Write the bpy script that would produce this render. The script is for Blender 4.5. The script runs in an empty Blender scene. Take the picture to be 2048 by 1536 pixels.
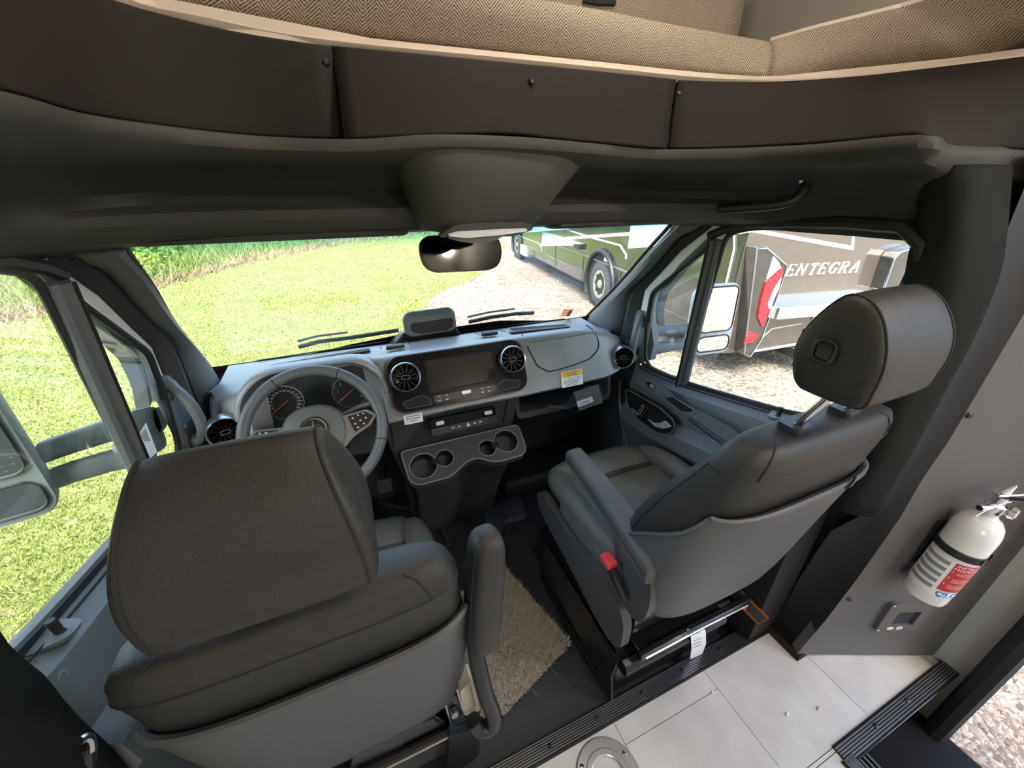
import bpy, math, random
import numpy as np
from mathutils import Vector, Matrix
from mathutils.geometry import tessellate_polygon
random.seed(7); RNG = np.random.default_rng(7)
SC = bpy.context.scene; COL = SC.collection
PI = math.pi
# ------------------------------------------------------------------ camera
FPX = 769.0
RM = np.array(((0.0, 0.0, 0.0),) * 3)
_a = np.array([3078 - 1024, 373 - 768, FPX]); _yo = 390.0 - 768
_b = np.array([-(_a[1] * _yo + FPX * FPX) / _a[0], _yo, FPX])
_ex = _a / np.linalg.norm(_a); _ey = _b / np.linalg.norm(_b)
RM = np.array([_ex, _ey, np.cross(_ex, _ey)])          # world = RM @ (right, down, forward)
CAM = np.array([-0.31, 0.0, 1.5])
cam = bpy.data.cameras.new('camera'); cam.sensor_width = 36.0; cam.lens = FPX / 2048 * 36.0
cam.clip_start = 0.02; cam.clip_end = 400
camo = bpy.data.objects.new('camera', cam); COL.objects.link(camo)
_m = Matrix.Identity(4)
for r in range(3):
    _m[r][0] = RM[r, 0]; _m[r][1] = -RM[r, 1]; _m[r][2] = -RM[r, 2]; _m[r][3] = CAM[r]
camo.matrix_world = _m; SC.camera = camo
# ------------------------------------------------------------------ world, sun, exposure
SC.view_settings.view_transform = 'Standard'; SC.view_settings.look = 'None'
SC.view_settings.exposure = 0.12; SC.view_settings.gamma = 1.0
SC.view_settings.use_curve_mapping = False
wd = bpy.data.worlds.new('sky'); SC.world = wd; wd.use_nodes = True
nt = wd.node_tree; nt.nodes.clear()
sky = nt.nodes.new('ShaderNodeTexSky'); sky.sky_type = 'NISHITA'; sky.sun_disc = False
sky.sun_elevation = math.radians(58); sky.sun_rotation = math.radians(215)
sky.air_density = 1.0; sky.dust_density = 4.0; sky.ozone_density = 1.0
bg = nt.nodes.new('ShaderNodeBackground'); bg.inputs[1].default_value = 1.45
wo = nt.nodes.new('ShaderNodeOutputWorld')
nt.links.new(sky.outputs[0], bg.inputs[0]); nt.links.new(bg.outputs[0], wo.inputs[0])
sl = bpy.data.lights.new('sun', 'SUN'); sl.energy = 3.8; sl.angle = math.radians(12); sl.color = (1, .96, .88)
so = bpy.data.objects.new('sun', sl); COL.objects.link(so)
so.rotation_euler = (math.radians(32), 0, math.radians(-35)); so.location = (0, 0, 12)
FILLW = 20.0   # base watts of the added, unseen ceiling fill lamps
# ------------------------------------------------------------------ helpers
V = lambda *a: np.array(a, float)
def ray(u, v): return RM @ np.array([(u - 1024) / FPX, (v - 768) / FPX, 1.0])
def P(u, v, x=None, y=None, z=None, p0=None, n=None):
    """Point of the place seen at (u, v) of the 2048x1536 frame, on the given real plane."""
    d = ray(u, v)
    if x is not None: t = (x - CAM[0]) / d[0]
    elif y is not None: t = (y - CAM[1]) / d[1]
    elif z is not None: t = (z - CAM[2]) / d[2]
    else:
        n = np.asarray(n, float); t = (np.asarray(p0, float) - CAM) @ n / (d @ n)
    return CAM + d * t
def unit(v):
    v = np.asarray(v, float); return v / np.linalg.norm(v)
class MB:
    def __init__(s): s.v = []; s.f = []
    def add(s, vs, fs):
        b = len(s.v); s.v.extend([tuple(map(float, q)) for q in vs]); s.f.extend([tuple(i + b for i in q) for q in fs]); return s
    def box(s, c, size, ax=None):
        c = V(*c); h = np.array(size, float) / 2
        ax = np.eye(3) if ax is None else np.array([unit(a) for a in ax])
        vs = [c + ax[0] * h[0] * i + ax[1] * h[1] * j + ax[2] * h[2] * k for i in (-1, 1) for j in (-1, 1) for k in (-1, 1)]
        return s.add(vs, [(0, 1, 3, 2), (4, 6, 7, 5), (0, 4, 5, 1), (2, 3, 7, 6), (0, 2, 6, 4), (1, 5, 7, 3)])
    def loft(s, loops, closed=True, caps=True, ring=False):
        n = len(loops[0]); vs = [q for l in loops for q in l]; fs = []
        m = len(loops); R_ = m if ring else m - 1; C_ = n if closed else n - 1
        for i in range(R_):
            for j in range(C_):
                a = i * n + j; b_ = i * n + (j + 1) % n; c = ((i + 1) % m) * n + (j + 1) % n; d = ((i + 1) % m) * n + j
                fs.append((a, b_, c, d))
        if caps and closed and not ring:
            fs.append(tuple(range(n))[::-1]); fs.append(tuple((m - 1) * n + j for j in range(n)))
        return s.add(vs, fs)
    def tube(s, path, r, n=8, closed=False, caps=True, flat=1.0, up=None):
        path = [np.asarray(p, float) for p in path]; m = len(path)
        rr = r if hasattr(r, '__len__') else [r] * m
        loops = []; prev = None
        for i in range(m):
            if closed: t = path[(i + 1) % m] - path[i - 1]
            else: t = path[min(i + 1, m - 1)] - path[max(i - 1, 0)]
            t = unit(t)
            if up is not None: a = np.asarray(up, float); a = a - t * (a @ t)
            elif prev is None:
                a = V(0, 0, 1) if abs(t[2]) < .9 else V(1, 0, 0); a = a - t * (a @ t)
            else: a = prev - t * (prev @ t)
            a = unit(a); prev = a; b_ = np.cross(t, a)
            loops.append([path[i] + (a * math.cos(2 * PI * k / n) * flat + b_ * math.sin(2 * PI * k / n)) * rr[i] for k in range(n)])
        return s.loft(loops, True, caps, ring=closed)
    def lathe(s, prof, o, axis, n=24, a0=0, a1=2 * PI):
        """prof: list of (radius, height)."""
        axis = unit(axis); t = V(1, 0, 0) if abs(axis[0]) < .9 else V(0, 1, 0)
        u = unit(t - axis * (t @ axis)); w = np.cross(axis, u); o = V(*o)
        full = abs(a1 - a0 - 2 * PI) < 1e-6; k = n if full else n + 1
        loops = [[o + axis * h + (u * math.cos(a0 + (a1 - a0) * j / n) + w * math.sin(a0 + (a1 - a0) * j / n)) * max(r, 1e-5) for j in range(k)] for r, h in prof]
        return s.loft(loops, closed=full, caps=False)
    def slab(s, fr, loop, d0, d1, holes=()):
        """fr(a,b,c) local frame; loop 2-D outline; extruded between depth d0 and d1, with holes."""
        ls = [list(loop)] + [list(h) for h in holes]
        flat = [p for l in ls for p in l]
        tr = tessellate_polygon([[Vector((p[0], p[1], 0)) for p in l] for l in ls])
        N = len(flat)
        vs = [fr(p[0], p[1], d0) for p in flat] + [fr(p[0], p[1], d1) for p in flat]
        fs = []
        for t in tr:
            a, b_, c = t
            ar = (flat[b_][0] - flat[a][0]) * (flat[c][1] - flat[a][1]) - (flat[b_][1] - flat[a][1]) * (flat[c][0] - flat[a][0])
            t = (a, b_, c) if ar > 0 else (a, c, b_)
            fs.append(tuple(q + N for q in t)); fs.append((t[0], t[2], t[1]))
        k = 0
        for li, l in enumerate(ls):
            n = len(l); ar = sum(l[i][0] * l[(i + 1) % n][1] - l[(i + 1) % n][0] * l[i][1] for i in range(n))
            flip = (ar < 0) != (li > 0)
            for i in range(n):
                q = (k + i, k + (i + 1) % n, k + (i + 1) % n + N, k + i + N)
                fs.append(q[::-1] if flip else q)
            k += n
        return s.add(vs, fs)
    def poly(s, pts, thick, nrm=None):
        """flat polygon of 3-D points (roughly planar) given thickness along nrm (second face)."""
        pts = [np.asarray(p, float) for p in pts]
        if nrm is None:
            nrm = np.zeros(3)
            for i in range(len(pts)): nrm = nrm + np.cross(pts[i], pts[(i + 1) % len(pts)])
            nrm = unit(nrm)
        n = len(pts); vs = pts + [p + np.asarray(nrm) * thick for p in pts]
        tr = tessellate_polygon([[Vector(p) for p in pts]])
        fs = [tuple(t) for t in tr] + [tuple(i + n for i in t[::-1]) for t in tr]
        fs += [(i, (i + 1) % n, (i + 1) % n + n, i + n) for i in range(n)]
        return s.add(vs, fs)
    def grid(s, rows, thick=None):
        """rows of 3-D points -> surface; thick = vector offset for a second skin."""
        m, n = len(rows), len(rows[0])
        vs = [q for r in rows for q in r]
        fs = [(i * n + j, i * n + j + 1, (i + 1) * n + j + 1, (i + 1) * n + j) for i in range(m - 1) for j in range(n - 1)]
        if thick is not None:
            N = len(vs); t = np.asarray(thick, float)
            vs = vs + [np.asarray(q) + t for q in vs]
            fs = fs + [tuple(i + N for i in f[::-1]) for f in fs]
            bd = [(0, j) for j in range(n)] + [(i, n - 1) for i in range(1, m)] + [(m - 1, j) for j in range(n - 2, -1, -1)] + [(i, 0) for i in range(m - 2, 0, -1)]
            bd = [i * n + j for i, j in bd]
            for a, b_ in zip(bd, bd[1:] + bd[:1]): fs.append((a, a + N, b_ + N, b_))
        return s.add(vs, fs)
    def mirror(s):
        q = MB(); q.v = [(-a, b_, c) for a, b_, c in s.v]; q.f = [f[::-1] for f in s.f]; return q
    def moved(s, d):
        q = MB(); q.v = [(a + d[0], b_ + d[1], c + d[2]) for a, b_, c in s.v]; q.f = list(s.f); return q
def sel(c, ux, uv, a, b, n=2.6, N=28):
    """superellipse loop"""
    c = np.asarray(c, float); ux = np.asarray(ux, float); uv = np.asarray(uv, float); out = []
    for k in range(N):
        t = 2 * PI * k / N; ct, st = math.cos(t), math.sin(t)
        out.append(c + ux * a * math.copysign(abs(ct) ** (2 / n), ct) + uv * b * math.copysign(abs(st) ** (2 / n), st))
    return out
def rrect(w, h, r, n=5, cx=0, cy=0):
    out = []; r = min(r, w / 2 - 1e-5, h / 2 - 1e-5)
    for (sx, sy, a) in ((1, 1, 0), (-1, 1, 90), (-1, -1, 180), (1, -1, 270)):
        for k in range(n + 1):
            t = math.radians(a + 90 * k / n)
            out.append((cx + sx * (w / 2 - r) + r * math.cos(t), cy + sy * (h / 2 - r) + r * math.sin(t)))
    return out
def rpoly(pts, r, n=4):
    """round the corners of a 2-D/3-D polygon"""
    pts = [np.asarray(p, float) for p in pts]; out = []; m = len(pts)
    rs = r if hasattr(r, '__len__') else [r] * m
    for i in range(m):
        p = pts[i]; a = pts[i - 1] - p; b = pts[(i + 1) % m] - p
        la, lb = np.linalg.norm(a), np.linalg.norm(b); q = min(rs[i], la * .48, lb * .48)
        pa = p + a / la * q; pb = p + b / lb * q
        for k in range(n + 1):
            t = k / n; out.append((1 - t) ** 2 * pa + 2 * t * (1 - t) * p + t * t * pb)
    return out
def circ(r, n=24, cx=0, cy=0): return [(cx + r * math.cos(2 * PI * k / n), cy + r * math.sin(2 * PI * k / n)) for k in range(n)]
def spline(pts, n=6, closed=False):
    pts = [np.asarray(p, float) for p in pts]; m = len(pts); out = []
    for i in range(m if closed else m - 1):
        p1, p2 = pts[i], pts[(i + 1) % m]
        p0 = pts[i - 1] if (i > 0 or closed) else 2 * p1 - p2
        p3 = pts[(i + 2) % m] if (i + 2 < m or closed) else 2 * p2 - p1
        for k in range(n):
            t = k / n
            out.append(.5 * ((2 * p1) + (-p0 + p2) * t + (2 * p0 - 5 * p1 + 4 * p2 - p3) * t * t + (-p0 + 3 * p1 - 3 * p2 + p3) * t ** 3))
    if not closed: out.append(pts[-1])
    return out
def frame(o, ux, uy):
    o = np.asarray(o, float); ux = unit(ux); uy = np.asarray(uy, float); uy = unit(uy - ux * (uy @ ux)); n = np.cross(ux, uy)
    f = lambda a, b, c=0.0: o + ux * a + uy * b + n * c
    f.o, f.ux, f.uy, f.n = o, ux, uy, n
    return f
def mesh_of(name, mb, angle=35):
    me = bpy.data.meshes.new(name); me.from_pydata(mb.v, [], mb.f); me.validate(verbose=False); me.update()
    if len(me.polygons):
        me.polygons.foreach_set('use_smooth', [True] * len(me.polygons)); me.set_sharp_from_angle(angle=math.radians(angle))
    return me
def obj(name, mb, mat, parent=None, bevel=0, seg=2, sub=0, angle=35, label=None, kind=None):
    me = mb if isinstance(mb, bpy.types.Mesh) else mesh_of(name, mb, angle)
    o = bpy.data.objects.new(name, me); COL.objects.link(o)
    if mat is not None:
        if not len(me.materials): me.materials.append(mat)
    if parent is not None:
        o.parent = parent
        pm = Matrix.Translation(parent.location)
        if parent.parent is not None and parent.type == 'EMPTY': pm = Matrix.Translation(parent.location)
        o.matrix_parent_inverse = parent_inv(parent)
    if bevel:
        m = o.modifiers.new('bevel', 'BEVEL'); m.width = bevel; m.segments = seg; m.limit_method = 'ANGLE'; m.angle_limit = math.radians(38)
        m.harden_normals = False
    if sub:
        m = o.modifiers.new('sub', 'SUBSURF'); m.levels = sub; m.render_levels = sub
    if label: o['label'] = label
    if kind: o['kind'] = kind
    return o
def parent_inv(p):
    # every mesh keeps its vertices in place coordinates; only thing-Empties carry an offset
    return Matrix.Translation(-Vector(p.location)) if p.type == 'EMPTY' else Matrix.Identity(4)
def thing(name, label, cat, loc=(0, 0, 0), group=None, parent=None):
    o = bpy.data.objects.new(name, None); COL.objects.link(o); o.location = loc; o.empty_display_size = .05
    if parent is not None: o.parent = parent; o.matrix_parent_inverse = parent_inv(parent)
    if label: o['label'] = label
    if cat: o['category'] = cat
    if group: o['group'] = group
    return o
def tag(o, label, cat, group=None):
    o['label'] = label; o['category'] = cat
    if group: o['group'] = group
    return o
def struct(name, mb, mat, label=None, **k):
    o = obj(name, mb, mat, **k); o['kind'] = 'structure'
    if label: o['label'] = label
    return o
def textmb(s, size, fr, depth=.0004, shear=0, align='CENTER', spacing=1.0, width=None, bend=None):
    c = bpy.data.curves.new('t', 'FONT'); c.body = s; c.size = size; c.shear = shear; c.align_x = align; c.align_y = 'CENTER'
    c.space_character = spacing; c.resolution_u = 3
    o = bpy.data.objects.new('t', c); me = bpy.data.meshes.new_from_object(o)
    co = [(v.co.x, v.co.y) for v in me.vertices]; fs = [tuple(p.vertices) for p in me.polygons]
    bpy.data.objects.remove(o); bpy.data.curves.remove(c); bpy.data.meshes.remove(me)
    if width and co:
        w = max(p[0] for p in co) - min(p[0] for p in co); k = width / max(w, 1e-6); co = [(p[0] * k, p[1]) for p in co]
    mb = MB(); mb.add([fr(x, y, depth) for x, y in co], fs); return mb
def merge(*mbs):
    q = MB()
    for m in mbs: q.add(m.v, m.f)
    return q
# ------------------------------------------------------------------ materials
def mat(name, col, rough=.5, metal=0.0, bump=None, var=None, coat=0.0, spec=.5, emit=None, alpha=None, sheen=0):
    m = bpy.data.materials.new(name); m.use_nodes = True; n = m.node_tree.nodes; L = m.node_tree.links
    b = n['Principled BSDF']; b.inputs['Base Color'].default_value = (*col, 1); b.inputs['Roughness'].default_value = rough
    b.inputs['Metallic'].default_value = metal; b.inputs['Specular IOR Level'].default_value = spec
    b.inputs['Coat Weight'].default_value = coat; b.inputs['Coat Roughness'].default_value = .08
    if sheen: b.inputs['Sheen Weight'].default_value = sheen
    tc = n.new('ShaderNodeTexCoord')
    if var:   # (scale, amount)
        t = n.new('ShaderNodeTexNoise'); t.inputs['Scale'].default_value = var[0]; t.inputs['Detail'].default_value = 5
        L.new(tc.outputs['Object'], t.inputs['Vector'])
        r = n.new('ShaderNodeValToRGB'); k = var[1]
        r.color_ramp.elements[0].position = .3; r.color_ramp.elements[1].position = .7
        r.color_ramp.elements[0].color = (*[c * (1 - k) for c in col], 1); r.color_ramp.elements[1].color = (*[min(1, c * (1 + k)) for c in col], 1)
        L.new(t.outputs[0], r.inputs[0]); L.new(r.outputs[0], b.inputs['Base Color'])
    if bump:  # (kind, scale, strength)
        kind, sc, st = bump
        if kind == 'leather':
            t = n.new('ShaderNodeTexVoronoi'); t.feature = 'DISTANCE_TO_EDGE'; t.inputs['Scale'].default_value = sc
            no = n.new('ShaderNodeTexNoise'); no.inputs['Scale'].default_value = sc * .6
            mx = n.new('ShaderNodeVectorMath'); mx.operation = 'MULTIPLY_ADD'; mx.inputs[1].default_value = (.004,) * 3
            L.new(tc.outputs['Object'], no.inputs['Vector']); L.new(no.outputs['Color'], mx.inputs[0]); L.new(tc.outputs['Object'], mx.inputs[2]); L.new(mx.outputs[0], t.inputs['Vector'])
            src = t.outputs['Distance']
        else:
            t = n.new('ShaderNodeTexNoise'); t.inputs['Scale'].default_value = sc; t.inputs['Detail'].default_value = 3
            L.new(tc.outputs['Object'], t.inputs['Vector']); src = t.outputs[0]
        bp = n.new('ShaderNodeBump'); bp.inputs['Strength'].default_value = st; bp.inputs['Distance'].default_value = .002
        L.new(src, bp.inputs['Height']); L.new(bp.outputs[0], b.inputs['Normal'])
    if emit: b.inputs['Emission Color'].default_value = (*emit[0], 1); b.inputs['Emission Strength'].default_value = emit[1]
    return m
def glassmat(name, tint, gloss=.08):
    m = bpy.data.materials.new(name); m.use_nodes = True; n = m.node_tree.nodes; L = m.node_tree.links; n.clear()
    o = n.new('ShaderNodeOutputMaterial'); mx = n.new('ShaderNodeMixShader'); t = n.new('ShaderNodeBsdfTransparent'); g = n.new('ShaderNodeBsdfGlossy')
    t.inputs[0].default_value = (*tint, 1); g.inputs['Roughness'].default_value = .02; g.inputs['Color'].default_value = (1, 1, 1, 1)
    fr = n.new('ShaderNodeFresnel'); fr.inputs[0].default_value = 1.45; ml = n.new('ShaderNodeMath'); ml.operation = 'MULTIPLY'; ml.inputs[1].default_value = gloss / .04 * .16
    L.new(fr.outputs[0], ml.inputs[0]); L.new(ml.outputs[0], mx.inputs[0]); L.new(t.outputs[0], mx.inputs[1]); L.new(g.outputs[0], mx.inputs[2]); L.new(mx.outputs[0], o.inputs[0])
    return m
def fabric_mat():
    m = bpy.data.materials.new('herringbone'); m.use_nodes = True; n = m.node_tree.nodes; L = m.node_tree.links
    b = n['Principled BSDF']; b.inputs['Roughness'].default_value = .9; b.inputs['Specular IOR Level'].default_value = .1
    uv = n.new('ShaderNodeUVMap'); uv.uv_map = 'weave'; sp = n.new('ShaderNodeSeparateXYZ'); L.new(uv.outputs[0], sp.inputs[0])
    def M(op, a, c=None):
        q = n.new('ShaderNodeMath'); q.operation = op
        for i, s in enumerate((a, c)):
            if s is None: continue
            if isinstance(s, (int, float)): q.inputs[i].default_value = s
            else: L.new(s, q.inputs[i])
        return q.outputs[0]
    pp = M('PINGPONG', sp.outputs[0], .022)              # column half width
    s = M('ADD', sp.outputs[1], M('MULTIPLY', pp, .9))
    st = M('SINE', M('MULTIPLY', s, 2 * PI / .0052))
    no = n.new('ShaderNodeTexNoise'); no.inputs['Scale'].default_value = 350; L.new(uv.outputs[0], no.inputs['Vector'])
    f = M('ADD', M('MULTIPLY', st, .30), M('MULTIPLY', no.outputs[0], 1.0))
    r = n.new('ShaderNodeValToRGB'); e = r.color_ramp.elements
    e[0].position = .15; e[0].color = (.06, .046, .033, 1); e[1].position = .75; e[1].color = (.40, .33, .25, 1)
    L.new(f, r.inputs[0]); L.new(r.outputs[0], b.inputs['Base Color'])
    bp = n.new('ShaderNodeBump'); bp.inputs['Strength'].default_value = .5; bp.inputs['Distance'].default_value = .001; L.new(f, bp.inputs['Height']); L.new(bp.outputs[0], b.inputs['Normal'])
    return m
MT = {}
MT['headliner'] = mat('headliner', (.044, .044, .039), .65, bump=('n', 900, .15), spec=.25)
MT['brownpanel'] = mat('brownpanel', (.020, .0165, .015), .7, bump=('n', 700, .25), spec=.12)
MT['beige'] = mat('beige', (.50, .41, .33), .7)
MT['beigewall'] = mat('beigewall', (.50, .42, .33), .8)
MT['fabric'] = fabric_mat()
MT['dash'] = mat('dash', (.24, .25, .258), .40, bump=('n', 1500, .12), spec=.6)
MT['dashlow'] = mat('dashlow', (.062, .067, .070), .52, bump=('n', 1500, .12))
MT['apillar'] = mat('apillar', (.105, .11, .108), .55, bump=('n', 1200, .12))
MT['doortrim'] = mat('doortrim', (.13, .145, .152), .46, bump=('n', 1500, .15))
MT['gloss'] = mat('glossblack', (.006, .006, .006), .2, spec=.12)
MT['pillar'] = mat('pillar', (.014, .0155, .0138), .7, bump=('n', 900, .15), spec=.08)
MT['treadblack'] = mat('treadblack', (.012, .012, .013), .8, spec=.05)
MT['satin'] = mat('satinblack', (.015, .015, .016), .4)
MT['rubber'] = mat('rubber', (.012, .012, .013), .6)
MT['void'] = mat('void', (.006, .006, .006), .8)
MT['chrome'] = mat('chrome', (.75, .76, .78), .12, 1)
MT['silver'] = mat('silver', (.45, .46, .48), .32, 1)
MT['satinsilver'] = mat('satinsilver', (.55, .56, .57), .35, .3)
MT['ceil'] = mat('coachceiling', (.56, .47, .37), .8)
MT['white'] = mat('whitepaint', (.78, .78, .77), .25, coat=.5)
MT['paper'] = mat('paper', (.82, .82, .82), .6)
MT['ink'] = mat('ink', (.03, .03, .035), .7)
MT['inkgrey'] = mat('inkgrey', (.25, .25, .26), .7)
MT['leather'] = mat('leather', (.030, .0285, .027), .45, bump=('leather', 420, .35), spec=.35)
MT['leathersmlit'] = mat('leathersmoothlit', (.125, .132, .126), .40, bump=('leather', 700, .18))  # windshield light on the cushions put into a lighter, greenish leather colour
MT['stitch'] = mat('stitch', (.012, .012, .012), .7)
MT['shell'] = mat('seatshell', (.085, .085, .086), .5, bump=('n', 1500, .1))
MT['mat'] = mat('rubbermat', (.026, .029, .038), .48, bump=('n', 800, .15))
MT['matsheen'] = mat('rubbermatsheen', (.055, .062, .08), .42, bump=('n', 800, .15))  # lighter and bluer than the mat: reflection on the pad painted into the colour
MT['vinyl'] = mat('vinyltile', (.60, .575, .545), .45, var=(9, .10), bump=('n', 60, .06))
MT['blackmetal'] = mat('blackmetal', (.010, .010, .011), .22, coat=.3)
MT['skirt'] = mat('vinylskirt', (.010, .010, .011), .38, bump=('n', 30, .35))
MT['wallgrey'] = mat('wallgrey', (.105, .098, .095), .6, bump=('n', 900, .15))
MT['jamb'] = mat('jamb', (.42, .41, .37), .6)
MT['white2'] = mat('gelcoat', (.7, .7, .69), .3)
MT['red'] = mat('red', (.55, .03, .03), .4)
MT['glass'] = glassmat('glass', (.93, .97, .95), .05)
MT['screen'] = mat('screen', (.012, .012, .013), .08, spec=.7)
MT['mirror'] = mat('mirror', (.9, .92, .92), .02, 1)
MT['dimmirror'] = mat('dimmirror', (.035, .034, .032), .06, 1)
MT['yellow'] = mat('yellowprint', (.85, .5, .06), .6)
MT['orange'] = mat('orange', (.65, .13, .02), .6)
MT['needle'] = mat('needle', (.7, .12, .08), .5)
MT['coach'] = mat('coachwall', (.62, .58, .53), .7)
# ================================================================== OUTSIDE
GZ = -0.70
def ramp_mat(name, cols, noise_sc, rough=.9, attr=None, vor=None, bump=0):
    m = bpy.data.materials.new(name); m.use_nodes = True; n = m.node_tree.nodes; L = m.node_tree.links
    b = n['Principled BSDF']; b.inputs['Roughness'].default_value = rough; b.inputs['Specular IOR Level'].default_value = .2
    tc = n.new('ShaderNodeTexCoord'); r = n.new('ShaderNodeValToRGB')
    t = n.new('ShaderNodeTexNoise'); t.inputs['Scale'].default_value = noise_sc; t.inputs['Detail'].default_value = 6; t.inputs['Roughness'].default_value = .65
    L.new(tc.outputs['Object'], t.inputs['Vector']); src = t.outputs[0]
    if attr:
        a = n.new('ShaderNodeAttribute'); a.attribute_name = attr
        q = n.new('ShaderNodeMath'); q.operation = 'MULTIPLY_ADD'; q.inputs[1].default_value = .5
        L.new(a.outputs['Fac'], q.inputs[0])
        q2 = n.new('ShaderNodeMath'); q2.operation = 'MULTIPLY'; q2.inputs[1].default_value = .55; L.new(src, q2.inputs[0]); L.new(q2.outputs[0], q.inputs[2]); src = q.outputs[0]
    if vor:
        vo = n.new('ShaderNodeTexVoronoi'); vo.inputs['Scale'].default_value = vor; L.new(tc.outputs['Object'], vo.inputs['Vector'])
        sp = n.new('ShaderNodeSeparateColor'); L.new(vo.outputs['Color'], sp.inputs[0])
        q = n.new('ShaderNodeMath'); q.operation = 'MULTIPLY_ADD'; q.inputs[1].default_value = .45; L.new(sp.outputs[0], q.inputs[0])
        q2 = n.new('ShaderNodeMath'); q2.operation = 'MULTIPLY'; q2.inputs[1].default_value = .55; L.new(src, q2.inputs[0]); L.new(q2.outputs[0], q.inputs[2]); src = q.outputs[0]
        bp = n.new('ShaderNodeBump'); bp.inputs['Strength'].default_value = bump; bp.inputs['Distance'].default_value = .02; bp.invert = True
        L.new(vo.outputs['Distance'], bp.inputs['Height']); L.new(bp.outputs[0], b.inputs['Normal'])
    el = r.color_ramp.elements
    while len(el) < len(cols): el.new(.5)
    for i, (p, c) in enumerate(cols): el[i].position = p; el[i].color = (*c, 1)
    L.new(src, r.inputs[0]); L.new(r.outputs[0], b.inputs['Base Color'])
    return m
MT['gravel'] = ramp_mat('gravel', [(.25, (.095, .073, .053)), (.5, (.196, .157, .12)), (.75, (.29, .246, .196))], 3.0, vor=26, bump=.7)
MT['pebble'] = ramp_mat('pebble', [(.2, (0.1122, 0.0825, 0.0594)), (.5, (0.2772, 0.2244, 0.1716)), (.8, (0.4356, 0.3828, 0.3102))], 9.0, attr='rnd')
MT['turf'] = ramp_mat('turf', [(.3, (0.099, 0.1188, 0.0264)), (.55, (0.1584, 0.1848, 0.0462)), (.75, (0.2178, 0.198, 0.0858))], 1.2, vor=30, bump=.4)
MT['blade'] = ramp_mat('blade', [(.2, (0.1188, 0.1452, 0.0231)), (.45, (0.198, 0.231, 0.0495)), (.65, (0.2706, 0.2838, 0.0924)), (.85, (0.3036, 0.264, 0.1386))], .9, attr='rnd')
MT['weed'] = ramp_mat('weed', [(.2, (0.0462, 0.0924, 0.0231)), (.45, (0.1122, 0.1782, 0.0396)), (.7, (0.2376, 0.264, 0.0858)), (.9, (0.33, 0.2508, 0.1452))], .5, attr='rnd')
MT['straw'] = ramp_mat('straw', [(.2, (0.2244, 0.1716, 0.0858)), (.5, (0.3432, 0.2508, 0.1452)), (.8, (0.4092, 0.3036, 0.198))], .9, attr='rnd')
MT['leaf'] = ramp_mat('leaf', [(.2, (0.0792, 0.132, 0.0198)), (.5, (0.198, 0.2772, 0.0396)), (.8, (0.33, 0.3696, 0.0792))], 2.0, attr='rnd')
MT['hedge'] = ramp_mat('hedge', [(.3, (0.0198, 0.0462, 0.0132)), (.5, (0.0462, 0.0858, 0.0198)), (.7, (0.0858, 0.132, 0.033))], .9)
def lawn_edge(y): return np.interp(y, [-40, 0, 3, 6.4, 9, 12, 18, 24, 60], [-1.1, -1.1, -.5, .32, 1.25, 4.0, 6.9, 8.5, 9])
def weed_edge(x): return np.interp(x, [-40, -12, -9, -7.2, -5.1, -3.6, .15, 4, 14, 40], [-10, -10, 2, 10, 13.5, 17.9, 23.4, 26, 28, 30])
struct('ground', MB().grid([[(x, y, GZ) for x in np.linspace(-60, 60, 13)] for y in np.linspace(-60, 90, 16)]), MT['gravel'], 'pale pinkish gravel yard around the vehicles')
rows = []
for y in np.concatenate([np.linspace(-40, 0, 9), np.linspace(1, 30, 40), np.linspace(34, 90, 8)]):
    e = float(lawn_edge(y)) + .12 * math.sin(y * 3.1) + .08 * math.sin(y * 7.7)
    rows.append([(-60, y, GZ + .012), (-20, y, GZ + .012), (-6, y, GZ + .012), (e - 1.5, y, GZ + .012), (e, y, GZ + .004)])
struct('lawn', MB().grid(rows), MT['turf'], 'mown lawn in front of and left of the cab')
def blades(name, x, y, h, w, mat_, label, lean=.35, z0=GZ):
    n = len(x); ang = RNG.uniform(0, 2 * PI, n); la = RNG.uniform(0, 2 * PI, n); ll = h * RNG.uniform(.1, lean * 2, n)
    v = np.empty((n, 3, 3)); dx, dy = np.cos(ang) * w / 2, np.sin(ang) * w / 2
    v[:, 0] = np.stack([x - dx, y - dy, np.full(n, z0)], 1); v[:, 1] = np.stack([x + dx, y + dy, np.full(n, z0)], 1)
    v[:, 2] = np.stack([x + np.cos(la) * ll, y + np.sin(la) * ll, z0 + h], 1)
    me = bpy.data.meshes.new(name); me.vertices.add(3 * n); me.loops.add(3 * n); me.polygons.add(n)
    me.vertices.foreach_set('co', v.ravel()); me.loops.foreach_set('vertex_index', np.arange(3 * n, dtype=np.int32))
    me.polygons.foreach_set('loop_start', np.arange(0, 3 * n, 3, dtype=np.int32)); me.polygons.foreach_set('loop_total', np.full(n, 3, np.int32))
    at = me.attributes.new('rnd', 'FLOAT', 'POINT'); at.data.foreach_set('value', np.repeat(RNG.uniform(0, 1, n), 3).astype(np.float32))
    me.update(); me.validate()
    o = obj(name, me, mat_); o['kind'] = 'stuff'; o['label'] = label; return o
N = 420000
r = np.exp(RNG.uniform(math.log(1.2), math.log(34), N)); a = np.radians(RNG.uniform(55, 185, N))
x = -.9 + r * np.cos(a); y = .3 + r * np.sin(a)
k = (x < lawn_edge(y) - RNG.uniform(-.15, .2, N)) & (y < weed_edge(x) + .3) & ((x < -1.25) | (y > 2.4))
x, y, r = x[k], y[k], r[k]
tag(blades('lawn_grass', x, y, RNG.uniform(.02, .05, len(x)) * (1 + r * .012), .006 + r * .0016, MT['blade'], 'bright yellow-green grass blades of the mown lawn', .8), 'bright yellow-green grass blades of the mown lawn', 'grass')
N = 130000
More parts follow.
